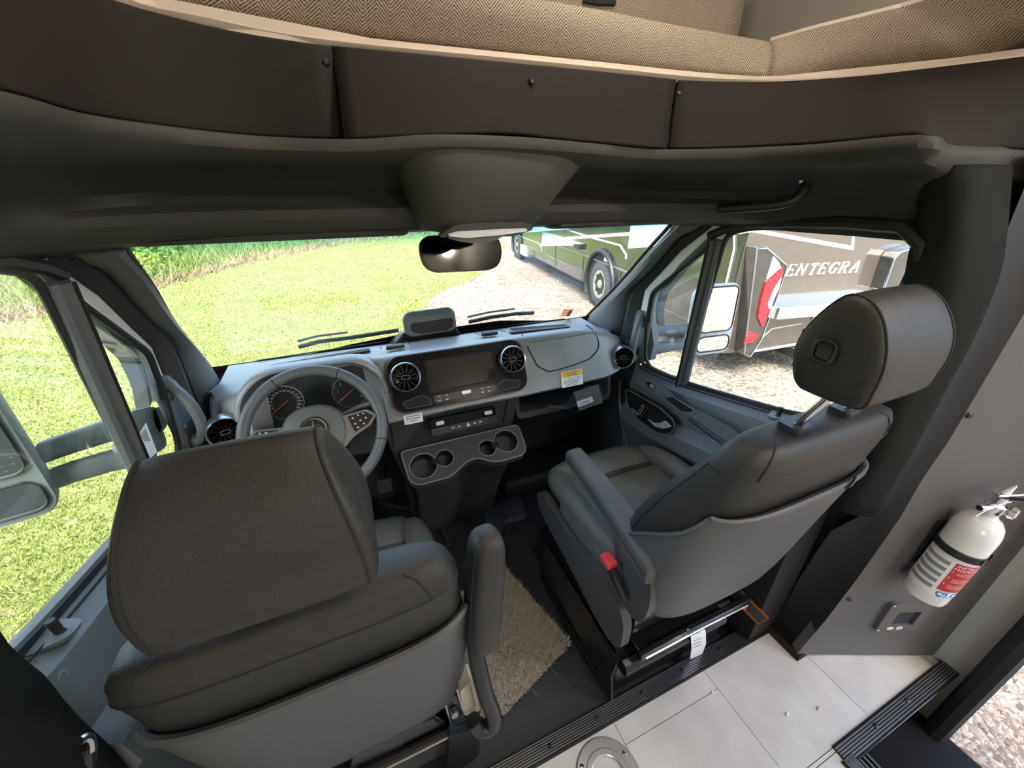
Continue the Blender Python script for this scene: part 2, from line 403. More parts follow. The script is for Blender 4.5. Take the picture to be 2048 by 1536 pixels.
r = np.exp(RNG.uniform(math.log(7), math.log(48), N)); a = np.radians(RNG.uniform(58, 185, N))
x = -.9 + r * np.cos(a); y = .3 + r * np.sin(a); k = (y > weed_edge(x)) & (x < 14); x, y, r = x[k], y[k], r[k]
tag(blades('tall_weeds', x, y, RNG.uniform(.15, .75, len(x)) * RNG.uniform(.5, 1, len(x)), .012 + r * .0016, MT['weed'], 'tall tangled weeds growing behind the mown lawn', .7), 'tall tangled weeds growing behind the mown lawn', 'weeds')
N = 16000
x = RNG.uniform(-12, 10, N); y = weed_edge(x) + RNG.normal(0, .55, N)
tag(blades('dry_grass', x, y, RNG.uniform(.06, .28, N), np.full(N, .03), MT['straw'], 'strip of dry brown grass along the edge of the lawn', .9), 'strip of dry brown grass along the edge of the lawn', 'grass')
# pebbles of the gravel yard
N = 42000
r = np.exp(RNG.uniform(math.log(1.0), math.log(16), N)); a = np.radians(RNG.uniform(-20, 90, N)); x = .9 + r * np.cos(a); y = -.4 + r * np.sin(a)
k = (x > lawn_edge(y) - .25) & ((x > 1.35) | (y > 2.4)); x, y, r = x[k], y[k], r[k]; n = len(x); s = RNG.uniform(.006, .018, n) * (1 + r * .05)
base = np.array([(1, 0, 0), (-.5, .86, 0), (-.5, -.86, 0), (.1, .1, .8)]); ang = RNG.uniform(0, 2 * PI, n); st = RNG.uniform(.7, 1.3, (n, 4))
bx = (base[None, :, 0] * np.cos(ang)[:, None] - base[None, :, 1] * np.sin(ang)[:, None]) * st; by = (base[None, :, 0] * np.sin(ang)[:, None] + base[None, :, 1] * np.cos(ang)[:, None]) * st
v = np.stack([x[:, None] + bx * s[:, None], y[:, None] + by * s[:, None], GZ - .002 + base[None, :, 2] * s[:, None] * st], 2)
fi = (np.arange(n)[:, None, None] * 4 + np.array([[0, 1, 3], [1, 2, 3], [2, 0, 3]])[None]).reshape(-1).astype(np.int32)
me = bpy.data.meshes.new('gravel_stones'); me.vertices.add(4 * n); me.loops.add(len(fi)); me.polygons.add(3 * n)
me.vertices.foreach_set('co', v.ravel()); me.loops.foreach_set('vertex_index', fi); me.polygons.foreach_set('loop_start', np.arange(0, len(fi), 3, dtype=np.int32)); me.polygons.foreach_set('loop_total', np.full(3 * n, 3, np.int32))
at = me.attributes.new('rnd', 'FLOAT', 'POINT'); at.data.foreach_set('value', np.repeat(RNG.uniform(0, 1, n), 4).astype(np.float32)); me.update()
o = obj('gravel_stones', me, MT['pebble']); o['kind'] = 'stuff'; tag(o, 'loose pale stones scattered over the gravel yard', 'gravel')
# shrubs
def shrub(name, label, c, rx, rz, n=2600):
    t = thing(name, label, 'shrub', (c[0], c[1], GZ), 'shrubs in the weeds beyond the lawn')
    d = RNG.normal(size=(n, 3)); d /= np.linalg.norm(d, axis=1)[:, None]; d[:, 2] = np.abs(d[:, 2])
    rad = RNG.uniform(.55, 1, n)[:, None] * (1 + .25 * np.sin(d[:, :1] * 5 + 1) * np.cos(d[:, 1:2] * 4))
    p = d * rad * np.array([rx, rx, rz]) + np.array([c[0], c[1], GZ + .05]); s = RNG.uniform(.05, .11, n)[:, None]
    q1 = RNG.normal(size=(n, 3)); q1 /= np.linalg.norm(q1, axis=1)[:, None]; q2 = np.cross(q1, d); q2 /= np.linalg.norm(q2, axis=1)[:, None] + 1e-6
    v = np.stack([p - q1 * s, p + q2 * s * .5, p + q1 * s, p - q2 * s * .5], 1)
    me = bpy.data.meshes.new('foliage'); me.from_pydata(v.reshape(-1, 3).tolist(), [], [(4 * i, 4 * i + 1, 4 * i + 2, 4 * i + 3) for i in range(n)])
    at = me.attributes.new('rnd', 'FLOAT', 'POINT'); at.data.foreach_set('value', np.repeat(RNG.uniform(0, 1, n), 4).astype(np.float32))
    f = obj('foliage', me, MT['leaf'], t); f['kind'] = 'stuff'
    sm = MB()
    for i in range(7):
        e = d[i] * np.array([rx, rx, rz]) * .75 + np.array([c[0], c[1], GZ]); sm.tube([(c[0], c[1], GZ - .02), ((c[0] + e[0]) / 2, (c[1] + e[1]) / 2, GZ + rz * .4), e], [.025, .018, .006], 5)
    obj('stem', sm, MT['straw'], t)
shrub('shrub', 'bright yellow-green shrub at the left end of the lawn edge', (-6.6, 16.5), 1.1, 1.0)
shrub('shrub', 'shrub standing behind the others, under the sun visor at windshield corner', (-7.6, 20.5), 1.3, 1.0)
shrub('shrub', 'shrub seen through the upper corner of the driver side window', (-10.3, 12.8), 1.2, 1.1)
# far hedge that closes the view
rows = []
for i in range(41):
    a = math.radians(-20 + i * 6); R_ = 52 + 3 * math.sin(i * 1.7)
    rows.append([(R_ * math.cos(a) - 2, R_ * math.sin(a), GZ), (R_ * math.cos(a) * 1.02, R_ * math.sin(a) * 1.02, GZ + 2.2 + .5 * math.sin(i * 2.3)), (R_ * math.cos(a) * 1.06, R_ * math.sin(a) * 1.06, GZ + 3.6 + .8 * math.sin(i * 1.1 + 1))])
struct('hedge_bank', MB().grid(rows), MT['hedge'], 'dark hedge bank far behind the lawn')
# ------------------------------------------------------------------ the parked motorhome
RA = V(4.52, 6.78); RB = V(5.75, 13.9); rd2 = unit(RB - RA); rn2 = V(rd2[1], -rd2[0]); RC = RA - rd2 * 3.6
rd = V(rd2[0], rd2[1], 0); rn = V(rn2[0], rn2[1], 0); RO = V(RC[0], RC[1], 0)
MT['rvdark'] = mat('rvdark', (.022, .021, .019), .08, coat=1.0, spec=.7)
MT['rvbrown'] = mat('rvbrown', (.07, .056, .045), .12, coat=1.0, spec=.7)
MT['rvwhite'] = mat('rvwhite', (.6, .61, .62), .25, coat=.6)
MT['rvgrey'] = mat('rvgrey', (.32, .33, .34), .3, coat=.6)
MT['taillight'] = mat('taillight', (.65, .01, .02), .15, coat=.8)
MT['lens'] = mat('clearlens', (.6, .6, .62), .15, coat=.8)
MT['tyre'] = mat('tyre', (.05, .052, .055), .8)
MT['chromebar'] = mat('chromebar', (.85, .87, .9), .05, 1)
rv = thing('motorhome', 'large dark glossy motorhome with ENTEGRA lettering parked on the gravel', 'motorhome', (RO[0], RO[1], GZ))
rf = lambda a, b, z: RO + rn * a + rd * b + V(0, 0, z)
side = frame(RO, rd, V(0, 0, 1)); rear = frame(RO, rn, V(0, 0, 1))   # side.n points outward-left? handled by signs
def sp(u, v, off=0.0): q = P(u, v, p0=RO, n=rn); return q - rn * off
def rp(u, v, off=0.0): q = P(u, v, p0=RO, n=rd); return q - rd * off
def ab_s(u, v): q = sp(u, v) - RO; return (q @ rd, q[2])
def ab_r(u, v): q = rp(u, v) - RO; return (q @ rn, q[2])
mb = MB()
for (b0, b1, z0, z1) in ((0.0, 11.0, -.12, 2.7), (.02, 2.95, -.36, -.1), (4.2, 9.95, -.36, -.1)):
    mb.box(rf(1.25, (b0 + b1) / 2, (z0 + z1) / 2), (2.5 if z1 > 0 else 2.46, b1 - b0, z1 - z0), (rn, rd, V(0, 0, 1)))
obj('body', mb, MT['rvdark'], rv, bevel=.03)
obj('rear_cap', MB().slab(rear, rpoly([(.02, -.36), (2.48, -.36), (2.5, 2.6), (0, 2.6)], .06), -.0, .02), MT['rvbrown'], rv)
sfl = lambda pts: [ab_s(*p) for p in pts]
outw = lambda a, b, c=0.0: RO + rd * a + V(0, 0, b) - rn * c           # side frame with c outward (left)
outr = lambda a, b, c=0.0: RO + rn * a + V(0, 0, b) - rd * (c + .02)   # rear frame with c outward (towards the van)
def spoly(name, pts, m, d=.004, d0=0.0): return obj(name, MB().slab(outw, sfl(pts), d0, d), m, rv)
def rpolyo(name, pts, m, d=.004, d0=0.0): return obj(name, MB().slab(outr, [ab_r(*p) for p in pts], d0, d), m, rv)
spoly('white_panel', [(1262, 448), (1345, 444), (1330, 492), (1256, 497)], MT['rvwhite'])
spoly('white_stripe', [(1130, 474), (1262, 464), (1260, 471), (1140, 479)], MT['rvwhite'])
spoly('slide_out', [(1040, 452), (1152, 448), (1144, 458), (1096, 462), (1086, 463), (1040, 466)], MT['rvwhite'], .08)
spoly('awning_panel', [(1088, 464), (1098, 465), (1166, 488), (1086, 489)], MT['rvgrey'], .05)
spoly('awning_rail', [(1085, 487), (1165, 486), (1164, 491), (1085, 492)], MT['rvwhite'], .07)
spoly('awning_end', [(1153, 488), (1166, 488), (1165, 499), (1158, 498)], MT['satin'], .09)
spoly('warning_label', [(1211, 505), (1218, 506), (1215, 524), (1208, 522)], MT['paper'])
def sline(name, pts, m, r=.012): return obj(name, MB().tube([outw(*ab_s(*p), .004) for p in pts], r, 6), m, rv)
sline('pinstripe', [(1135, 460), (1185, 476), (1241, 491), (1253, 510), (1252, 518)], MT['rvwhite'], .018)
sline('pinstripe', [(1035, 470), (1078, 487), (1084, 497), (1083, 503)], MT['rvwhite'], .014)
sline('trim_strip', [(1115, 490), (1160, 506), (1260, 547)], MT['silver'], .02)
for p0, p1 in (((1112, 490), (1110, 533)), ((1168, 514), (1163, 568)), ((1242, 545), (1239, 570)), ((1068, 500), (1066, 522))):
    sline('bay_door_gap', [p0, p1], MT['void'], .008)
sline('bay_door_edge', [(1073, 527), (1110, 546), (1168, 574)], MT['void'], .012)
def rvwheel(b, nm):
    t = MB(); c = rf(.0, b, GZ + .5)
    ax = -rn
    t.lathe([(.26, -.26), (.44, -.28), (.5, -.24), (.5, -.02), (.45, .02), (.3, .03), (.28, -.02)], c, ax, 32)
    w = obj('tyre', t, MT['tyre'], rv)
    k = MB().lathe([(.0, .02), (.07, .03), (.1, -.01), (.2, .0), (.27, .025), (.29, .02), (.285, -.05)], c, ax, 32)
    obj('rim', k, MT['chrome'], w)
    for i in range(8):
        a = 2 * PI * i / 8; q = c + (rd * math.cos(a) + V(0, 0, math.sin(a))) * .2 - rn * .006
        obj('rim_hole', MB().lathe([(0, .006), (.035, .006), (.04, -.01)], q, ax, 10), MT['void'], w)
    f = MB(); pa = [rf(-.03, b + .66 * math.cos(t_), GZ + .5 + .66 * math.sin(t_)) for t_ in np.linspace(-.5, PI + .5, 24)]
    f.tube(pa, .05, 8); obj('fender_trim', f, MT['satin'], rv)
    obj('wheel_well', MB().slab(outw, [( b + .63 * math.cos(t_), GZ + .5 + .63 * math.sin(t_)) for t_ in np.linspace(0, 2 * PI, 30)[:-1]], -.02, .003), MT['void'], rv)
rvwheel(3.6, 'rear'); rvwheel(10.85, 'front')
obj('mud_flap', MB().box(rf(.3, 2.95, GZ + .33), (.6, .03, .42), (rn, rd, V(0, 0, 1))), MT['tyre'], rv)
obj('step_box', MB().box(rf(.06, 9.85, GZ + .42), (.25, .7, .35), (rn, rd, V(0, 0, 1))), MT['rvgrey'], rv, bevel=.02)
# rear end
rpolyo('white_stripe', [(1455, 462), (1500, 456), (1704, 492), (1702, 500), (1500, 464), (1456, 470)], MT['rvwhite'])
rpolyo('white_stripe', [(1702, 455), (1706, 455), (1704, 499), (1698, 499)], MT['rvwhite'], .005)
rpolyo('white_stripe', [(1760, 457), (1772, 457), (1818, 474), (1815, 480)], MT['rvwhite'])
def tower(pts, hs, nm):
    loop = [ab_r(*p) for p in pts]; t = obj('tail_tower', MB().slab(outr, loop, 0, .16), MT['rvdark'], rv, bevel=.012)
    c = np.mean(np.array(loop), 0)
    obj('tower_rim', MB().tube([outr(p[0] * .97 + c[0] * .03, p[1] * .97 + c[1] * .03, .165) for p in loop], .009, 6, closed=True), MT['silver'], t)
    return t
t1 = tower([(1489, 490), (1508, 489), (1550, 525), (1526, 600), (1500, 672), (1478, 706), (1466, 700)], 1, 'left')
outr2 = lambda a, b, c=0.0: outr(a, b, c + .16)
def tl(t, name, pts, m, d=.02): obj(name, MB().slab(outr2, [ab_r(*p) for p in pts], 0, d), m, t)
tl(t1, 'tail_light', [(1537, 530), (1539, 541), (1520, 585), (1503, 640), (1499, 643), (1491, 625), (1497, 590), (1506, 558)], MT['taillight'])
tl(t1, 'reverse_light', [(1535, 548), (1530, 570), (1512, 610), (1509, 600), (1521, 570)], MT['lens'], .026)
tl(t1, 'clear_lens', [(1521, 508), (1531, 520), (1535, 530), (1508, 552)], MT['lens'], .012)
tl(t1, 'reflector', [(1474, 652), (1494, 660), (1482, 674), (1466, 677)], MT['taillight'])
t2 = tower([(1757, 512), (1768, 500), (1808, 488), (1824, 492), (1822, 500), (1790, 580), (1748, 578), (1736, 575)], 1, 'right')
tl(t2, 'tail_light', [(1795, 522), (1799, 535), (1788, 570), (1781, 570), (1789, 545)], MT['taillight'])
obj('bumper_step', MB().slab(lambda a, b, c=0: RO + rn * a - rd * b + V(0, 0, c), rpoly([(.34, 0), (2.3, 0), (2.22, .30), (.44, .30)], .04), ab_r(1545, 605)[1] - .12, ab_r(1545, 605)[1] + .02), MT['chromebar'], rv, bevel=.012)
rpolyo('skirt_crease', [(1500, 690), (1540, 655), (1600, 645), (1600, 647), (1541, 658), (1504, 691)], MT['rvgrey'], .006)
rpolyo('licence_plate', [(1624, 629), (1650, 627), (1647, 638), (1620, 640)], MT['paper'], .03)
rpolyo('grille_slot', [(1604, 657), (1645, 654), (1640, 675), (1598, 678)], MT['void'], .01)
rpolyo('white_trim', [(1480, 703), (1600, 683), (1640, 681), (1640, 684), (1600, 687), (1482, 706)], MT['rvgrey'], .02)
hk = MB().tube([rf(1.1, .1, -.45), rf(1.1, -.18, -.47), rf(1.1, -.22, -.52), rf(1.1, -.15, -.56)], .025, 8); hk.box(rf(1.28, .1, -.42), (.4, .5, .12), (rn, rd, V(0, 0, 1)))
obj('tow_hitch', hk, MT['satin'], rv)
obj('corner_moulding', MB().tube([rf(-.01, .12, -.3), rf(-.012, .12, .9), rf(-.012, .2, 1.15), rf(-.01, .5, 1.2)], .012, 6), MT['rvwhite'], rv)
# ENTEGRA letters (slanted serif capitals)
def letters(word, fr, x0, z0, x1, z1, m, parent, shear=.28):
    G = {'E': [((0, 0), (0, 1), .16), ((0, 1), (.62, 1), .08), ((0, 0), (.66, 0), .08), ((0, .52), (.45, .52), .07), ((.62, 1), (.62, .82), .06), ((.66, 0), (.66, .2), .06), ((.45, .62), (.45, .42), .05), ((-.12, 1), (.1, 1), .05), ((-.12, 0), (.1, 0), .05)],
         'N': [((0, 0), (0, 1), .09), ((0, 1), (.72, 0), .17), ((.72, 0), (.72, 1), .09), ((-.14, 1), (.08, 1), .05), ((-.14, 0), (.14, 0), .05), ((.58, 1), (.86, 1), .05)],
         'T': [((.35, 0), (.35, 1), .17), ((0, 1), (.7, 1), .08), ((0, 1), (0, .8), .06), ((.7, 1), (.7, .8), .06), ((.2, 0), (.5, 0), .05)],
         'G': [((.72, .82), (.6, .97), .08), ((.6, .97), (.36, 1), .09), ((.36, 1), (.1, .82), .13), ((.1, .82), (.02, .5), .16), ((.02, .5), (.1, .18), .16), ((.1, .18), (.36, 0), .13), ((.36, 0), (.7, .08), .09), ((.7, .05), (.7, .45), .15), ((.52, .45), (.84, .45), .05), ((.74, 1), (.74, .75), .06)],
         'R': [((0, 0), (0, 1), .16), ((0, 1), (.45, 1), .08), ((.45, 1), (.6, .86), .12), ((.6, .86), (.6, .66), .14), ((.6, .66), (.42, .5), .12), ((.42, .5), (0, .5), .08), ((.32, .5), (.74, 0), .16), ((-.12, 0), (.14, 0), .05), ((-.12, 1), (.08, 1), .05), ((.6, 0), (.84, 0), .05)],
         'A': [((.02, 0), (.42, 1.02), .08), ((.42, 1.02), (.8, 0), .17), ((.18, .36), (.62, .36), .07), ((-.12, 0), (.16, 0), .05), ((.64, 0), (.94, 0), .05)]}
    adv = {'E': .95, 'N': 1.12, 'T': .98, 'G': 1.1, 'R': 1.08, 'A': 1.0}; tot = sum(adv[c] for c in word); cx = 0
    ln = math.hypot(x1 - x0, 0); sx = ln / tot; H = abs(sx) * .82
    for c in word:
        mb = MB()
        for p, q, w in G[c]:
            p = np.array(p, float); q = np.array(q, float); d = unit(q - p); nn = np.array([-d[1], d[0]]); e = w * .4
            pts = [p - d * e * .6 + nn * e, p - d * e * .6 - nn * e, q + d * e * .6 - nn * e, q + d * e * .6 + nn * e]
            L2 = []
            for s_ in pts:
                X = (cx + .12 + s_[0] * .82) * sx; Z = s_[1] * H
                L2.append((x0 + X + Z * shear, z0 + (z1 - z0) * (X / ln) + Z))
            mb.slab(fr, L2, 0.0, .012 + .0005 * len(mb.v) * .05)
        obj('letter', mb, m, parent); cx += adv[c]
wordf = ab_r(1565, 551); wordt = ab_r(1712, 543)
letters('ENTEGRA', outr, wordf[0], wordf[1], wordt[0], wordt[1], MT['rvwhite'], rv)
# ================================================================== THE VEHICLE SHELL
WSN = unit((0, .602, .798)); WSP = V(0, 1.075, 1.417)           # windshield plane
DN = unit((.992, 0, .126)); DP = V(.86, 0, .85)                  # right door glass plane (left is its mirror)
def ws(u, v, off=0.0): return P(u, v, p0=WSP, n=WSN) - WSN * off
def dr(u, v, off=0.0): return P(u, v, p0=DP, n=DN) - DN * off
def dl(u, v, off=0.0):
    n = DN * V(-1, 1, 1); return P(u, v, p0=DP * V(-1, 1, 1), n=n) - n * off
MX = V(-1, 1, 1)
flip = lambda pts: [np.asarray(p) * MX for p in pts]
# ---- floors
WELLX, WELLY = .762, .125
FZ = .03
fl = struct('floor', MB().box((0.02, -1.53, FZ - .04), (2.64, 3.94, .05)) if False else MB().slab(lambda a, b, c=0: V(a, b, c), [(-1.32, -3.4), (WELLX, -3.4), (WELLX, WELLY), (1.35, WELLY), (1.35, .16), (.92, .33), (.92, .44), (-1.32, .44)], FZ - .05, FZ - .006), MT['void'], 'coach floor under the pale vinyl tiles')
xs = [.205 + .372 * k for k in range(-4, 4)]
tilemesh = {}
def tile(x0, x1, y0, y1):
    key = (round(x1 - x0, 4), round(y1 - y0, 4))
    if key not in tilemesh:
        tilemesh[key] = mesh_of('tile', MB().box((0, 0, -.003), (key[0] - .0018, key[1] - .0018, .006)))
        tilemesh[key].materials.append(MT['vinyl'])
    o = bpy.data.objects.new('tile', tilemesh[key]); COL.objects.link(o); o.location = ((x0 + x1) / 2, (y0 + y1) / 2, FZ); o.parent = fl
for i, x0 in enumerate(xs):
    x1 = x0 + .372; off = .378 if i % 2 == 0 else .135
    ys = [off - .74 * k for k in range(-1, 4)]
    for yt in ys:
        y1, y0 = min(yt, .44), yt - .74
        a0, a1 = max(x0, -1.32), min(x1, 1.35)
        if y1 <= y0 + .02 or a1 < a0 + .02: continue
        parts = [(a0, a1, y0, y1)]
        if a1 > WELLX and y0 < WELLY:
            parts = []
            if a0 < WELLX: parts.append((a0, WELLX, y0, min(y1, WELLY))); 
            if y1 > WELLY: parts = [(a0, WELLX, y0, WELLY), (a0, a1, WELLY, y1)] if a0 < WELLX else [(a0, a1, WELLY, y1)]
        for q in parts:
            if q[1] - q[0] > .01 and q[3] - q[2] > .01: tile(*q)
cf = struct('floor_cab', MB().box((0, 1.1, -.03), (1.84, 1.36, .06)), MT['mat'], 'black rubber floor covering of the cab')
# moulded pad, ridge and tunnel rail of the rubber floor
pad = [P(*p, z=.0) for p in ((968, 1040), (985, 1010), (1035, 990), (1050, 1005), (1055, 1030), (1040, 1042), (1003, 1052), (1000, 1075))]
rows = []
for sc, z in ((1.0, 0.001), (.94, .014), (.82, .02), (.4, .021), (.01, .021)):
    c = np.mean(np.array(pad), 0); rows.append([c + (p - c) * sc + V(0, 0, z) for p in spline(pad, 4, True)])
obj('footrest_pad', MB().loft(rows, True, True), MT['matsheen'], cf)
obj('floor_ridge', MB().tube(spline([P(1002, 1075, z=.004), P(1012, 1130, z=.004), P(1045, 1190, z=.004), P(1085, 1260, z=.004)], 5), .008, 8), MT['matsheen'], cf)
obj('tunnel_rib', MB().tube([P(878, 1020, z=.006), P(885, 1060, z=.006), P(897, 1090, z=.006)], .012, 8), MT['matsheen'], cf)
obj('heel_step', MB().box((.62, 1.62, .05), (.7, .25, .10)), MT['mat'], cf, bevel=.03)
for s_, nm_ in ((-1, 'wall_kick_driver'), (1, 'wall_kick_passenger')):
    struct(nm_, MB().box((.885 * s_, 1.52, .32), (.03, .62, .78)), MT['dashlow'], 'dark kick panel beside the footwell')
for s_, nm_ in ((-1, 'wall_cowl_driver'), (1, 'wall_cowl_passenger')):
    struct(nm_, MB().box((.845 * s_, 1.46, .78), (.03, .38, .22)), MT['dashlow'], 'dark trim between dashboard end and door')
struct('wall_front', MB().box((0, 1.80, .33), (1.84, .06, .9)), MT['dashlow'], 'dark firewall under the dashboard')
# ---- threshold strip at the cab / coach joint
ts = thing('threshold_strip', 'ribbed black metal threshold strip between cab mat and pale tiles', 'threshold', (.3, .465, FZ))
sb = MB().box((.265, .465, FZ + .001), (1.36, .05, .006))
obj('strip_base', sb, MT['blackmetal'], ts, bevel=.002)
rb = MB()
for k in range(7): rb.box((.265, .4465 + k * .0062, FZ + .0045), (1.36, .003, .002))
obj('ribs', rb, mat('stripmetal', (.26, .26, .29), .3, .9), ts)
for (u, v) in ((1195, 1436), (1284, 1386), (1365, 1340), (1440, 1298), (1508, 1262), (1100, 1492)):
    q = P(u, v, z=FZ + .006); obj('screw', MB().lathe([(0, .006), (.004, .005), (.007, .001), (.007, -.001)], q, (0, 0, 1), 10), MT['satin'], ts)
obj('edge_lip', MB().box((.265, .4385, FZ + .001), (1.36, .006, .008)), MT['rubber'], ts)
# ---- doors (right one built from the photograph, left one its mirror image)
belt = [dr(*p) for p in ((1291, 742), (1304, 748), (1359, 766), (1456, 795), (1556, 826), (1622, 838))]
belt = [V(.862, 1.26, .80), V(.862, 1.20, .797), V(.862, 1.03, .812), V(.858, .80, .855), V(.854, .62, .893), V(.85, .54, .918), V(.85, .505, .932)]
qwin = [dr(*p) for p in ((1421, 491), (1305.6, 585), (1296, 640), (1291, 713), (1304, 739), (1357, 760), (1428, 515))]
mwin = [dr(*p) for p in ((1368, 766), (1454, 468), (1501, 455), (1600, 452), (1699, 453), (1800, 459), (1820, 462), (1844, 493), (1838, 526), (1816, 570))] + [V(.833, .432, 1.06), V(.85, .435, .945), V(.854, .62, .893)]
def make_door(s, nm, lab):
    d = bpy.data.objects.new(nm, None); COL.objects.link(d); d.location = (.86 * s, .8, 0); d['kind'] = 'structure'; d['label'] = lab; d.empty_display_size = .05
    def O(name, mb, m, par=None, **k): return obj(name, mb if s > 0 else mb.mirror(), m, par or d, **k)
    # window panes, each with its rubber
    for pts, r in ((qwin, .03), (mwin, .05)):
        loop = rpoly(pts, r, 4)
        pane = O('window_pane', MB().poly(loop, .003, DN), MT['glass'])
        O('window_rubber', MB().tube([np.asarray(p) - DN * .004 for p in loop], .0085, 6, closed=True), MT['rubber'], pane)
    # divider bar
    a, b = dr(1434, 478), dr(1365, 768)
    br = O('divider_bar', MB().tube([a - DN * .012, (a + b) / 2 - DN * .014, b - DN * .012], .017, 8, flat=1.0), MT['apillar'])
    O('bar_groove', MB().tube([a - DN * .031 + V(0, .004, 0), b - DN * .031 + V(0, .004, 0)], .0035, 6), MT['rubber'], br)
    O('bar_channel', MB().tube([a - DN * .01 + V(0, -.022, 0), b - DN * .01 + V(0, -.022, 0)], .011, 6), MT['doortrim'], br)
    # painted frame around the glass: ring strip between the glass outline and an outer outline
    wi = [dl(*p, 0.004) for p in ((106, 512), (111, 520), (205, 588), (272, 655), (311, 693), (337, 758), (345, 800))]
    wo_ = [dl(*p, 0.004) for p in ((80, 518), (91, 526), (214, 629), (281, 702), (296, 735), (305, 760), (312, 800))]
    wi = flip(wi); wo_ = flip(wo_); wi = [p + V(.012, 0, 0) for p in wi]; wo_ = [p + V(.012, 0, 0) for p in wo_]
    O('painted_frame', MB().grid([wi, wo_], thick=(.03, 0, 0)), MT['white'], bevel=.003)
    O('inner_frame', MB().grid([[p + V(.0, -.0, 0) for p in wo_], [p + V(.004, -.014, -.011) for p in wo_]], thick=(.03, 0, 0)), MT['apillar'])
    # top frame rail and rear frame
    tr = [dr(*p, .01) for p in ((1425, 470), (1454, 458), (1501, 446), (1600, 443), (1699, 444), (1810, 452), (1850, 490), (1846, 530), (1822, 575))]
    tr += [V(.80, .41, 1.06) + V(.02, 0, 0), V(.83, .41, .95)]
    O('frame_rail', MB().tube(rpoly(tr, .03, 3)[3:-3] if False else tr, .014, 8), MT['rubber'])
    # trim panel: rows from the belt down
    rows = []
    for k, (dx, z) in enumerate(((.0, 0), (-.015, -.008), (-.045, -.03), (-.055, -.09), (-.05, -.16), (-.085, -.20), (-.09, -.26), (-.06, -.30), (-.05, -.42), (-.045, -.60), (-.04, -.78))):
        rows.append([np.asarray(p) + V(dx, 0, z * (1.0 if k < 4 else 1.0)) for p in spline(belt, 4)])
    O('trim_panel', MB().grid(rows, thick=(.03, 0, 0)), MT['doortrim'])
    bl = spline(belt, 4)
    O('belt_seal', MB().tube([p + V(-.004, 0, .006) for p in bl], .007, 6), MT['rubber'])
    O('belt_groove', MB().tube([p + V(-.022, 0, -.006) for p in bl], .0022, 5), MT['void'])
    # lock pin in its plate
    c = V(.824, .615, .888)
    pl = O('lock_plate', MB().slab(frame(c + V(0, 0, -.001), (0, -1, .18), (1, 0, .25)), rpoly([(-.03, .02), (.045, .02), (.012, -.018), (-.022, -.018)], .012, 4), -.004, .003), MT['doortrim'])
    O('lock_pin', MB().lathe([(.0, .03), (.006, .03), (.007, .026), (.006, .004), (.008, 0)], c, (.0, 0, 1), 12), MT['rubber'], pl)
    # armrest shelf with switch, pocket, grip
    a0 = [V(.79, 1.15, .70), V(.778, 1.0, .665), V(.772, .80, .63), V(.77, .55, .60)]
    return d, O
door_r, OR = make_door(1, 'door_2', 'passenger cab door with grey trim and window')
door_l, OL = make_door(-1, 'door_1', 'driver cab door with grey trim and window')
# details of the passenger door panel, in a frame lying on its inner face
IX = .775
fd = lambda u, v, x=IX: P(u, v, x=x)
sh = [fd(*p) for p in ((1268, 762), (1283, 753), (1310, 765), (1340, 785), (1352, 795), (1335, 800), (1310, 793), (1285, 778))]
obj('switch_shelf', MB().poly(rpoly(sh, .012), .012, (-.6, 0, .8)), MT['doortrim'], door_r, bevel=.003)
sw = [fd(*p, x=IX - .008) for p in ((1292, 767), (1299, 766), (1309, 774), (1302, 778))]
sw_o = obj('window_switch', MB().poly(rpoly(sw, .004), .006, (-.6, 0, .8)), MT['gloss'], door_r)
sw2 = [fd(*p, x=IX - .013) for p in ((1299, 771), (1304, 770), (1309, 774), (1303, 777))]
obj('switch_cap', MB().poly(rpoly(sw2, .003), .006, (-.6, 0, .8)), MT['satinsilver'], sw_o)
pk = [fd(*p, x=IX - .004) for p in ((1319, 790), (1328, 786), (1338, 789), (1392, 822), (1388, 826), (1365, 826))]
pko = obj('grab_pocket', MB().poly(rpoly(pk, .012), .004, (-.7, 0, .7)), MT['void'], door_r)
obj('pocket_rim', MB().tube([p + V(-.004, 0, .003) for p in rpoly(pk, .012)], .0022, 5, closed=True), MT['doortrim'], pko)
hp = [fd(*p, x=IX - .002) for p in ((1252, 778), (1266, 783), (1322, 815), (1350, 840), (1352, 858), (1338, 868), (1318, 866), (1282, 842), (1258, 812))]
hpo = obj('handle_plate', MB().poly(rpoly(hp, .02, 5), .006, (-1, 0, 0)), MT['satin'], door_r)
obj('plate_rim', MB().tube([p + V(-.006, 0, 0) for p in rpoly(hp, .02, 5)], .003, 6, closed=True), MT['doortrim'], hpo)
rec = [fd(*p, x=IX - .009) for p in ((1298, 822), (1308, 822), (1330, 838), (1338, 848), (1326, 856), (1312, 850), (1296, 834))]
obj('handle_recess', MB().poly(rpoly(rec, .008), .001, (-1, 0, 0)), MT['void'], hpo)
hl = [fd(*p, x=IX - .018) for p in ((1297, 837), (1308, 845), (1322, 846), (1331, 841), (1344, 853), (1330, 857), (1312, 852))]
obj('door_handle', MB().poly(rpoly(hl, .006, 4), .008, (-1, 0, 0)), MT['satinsilver'], hpo, bevel=.002)
lsh = [fd(*p, x=IX - .01) for p in ((1264, 817), (1276, 826), (1284, 810), (1288, 812), (1280, 828), (1274, 829), (1263, 821))]
obj('seat_switch', MB().tube(rpoly(lsh, .003, 3), .0022, 6, closed=True), MT['satinsilver'], hpo)
for u, v in ((1255, 791), (1261, 795), (1268, 800), (1294, 816), (1291, 822), (1288, 827), (1284, 832)):
    obj('memory_button', MB().lathe([(0, .003), (.003, .002), (.0035, 0)], fd(u, v, x=IX - .008), (-1, 0, 0), 8), MT['silver'], hpo)
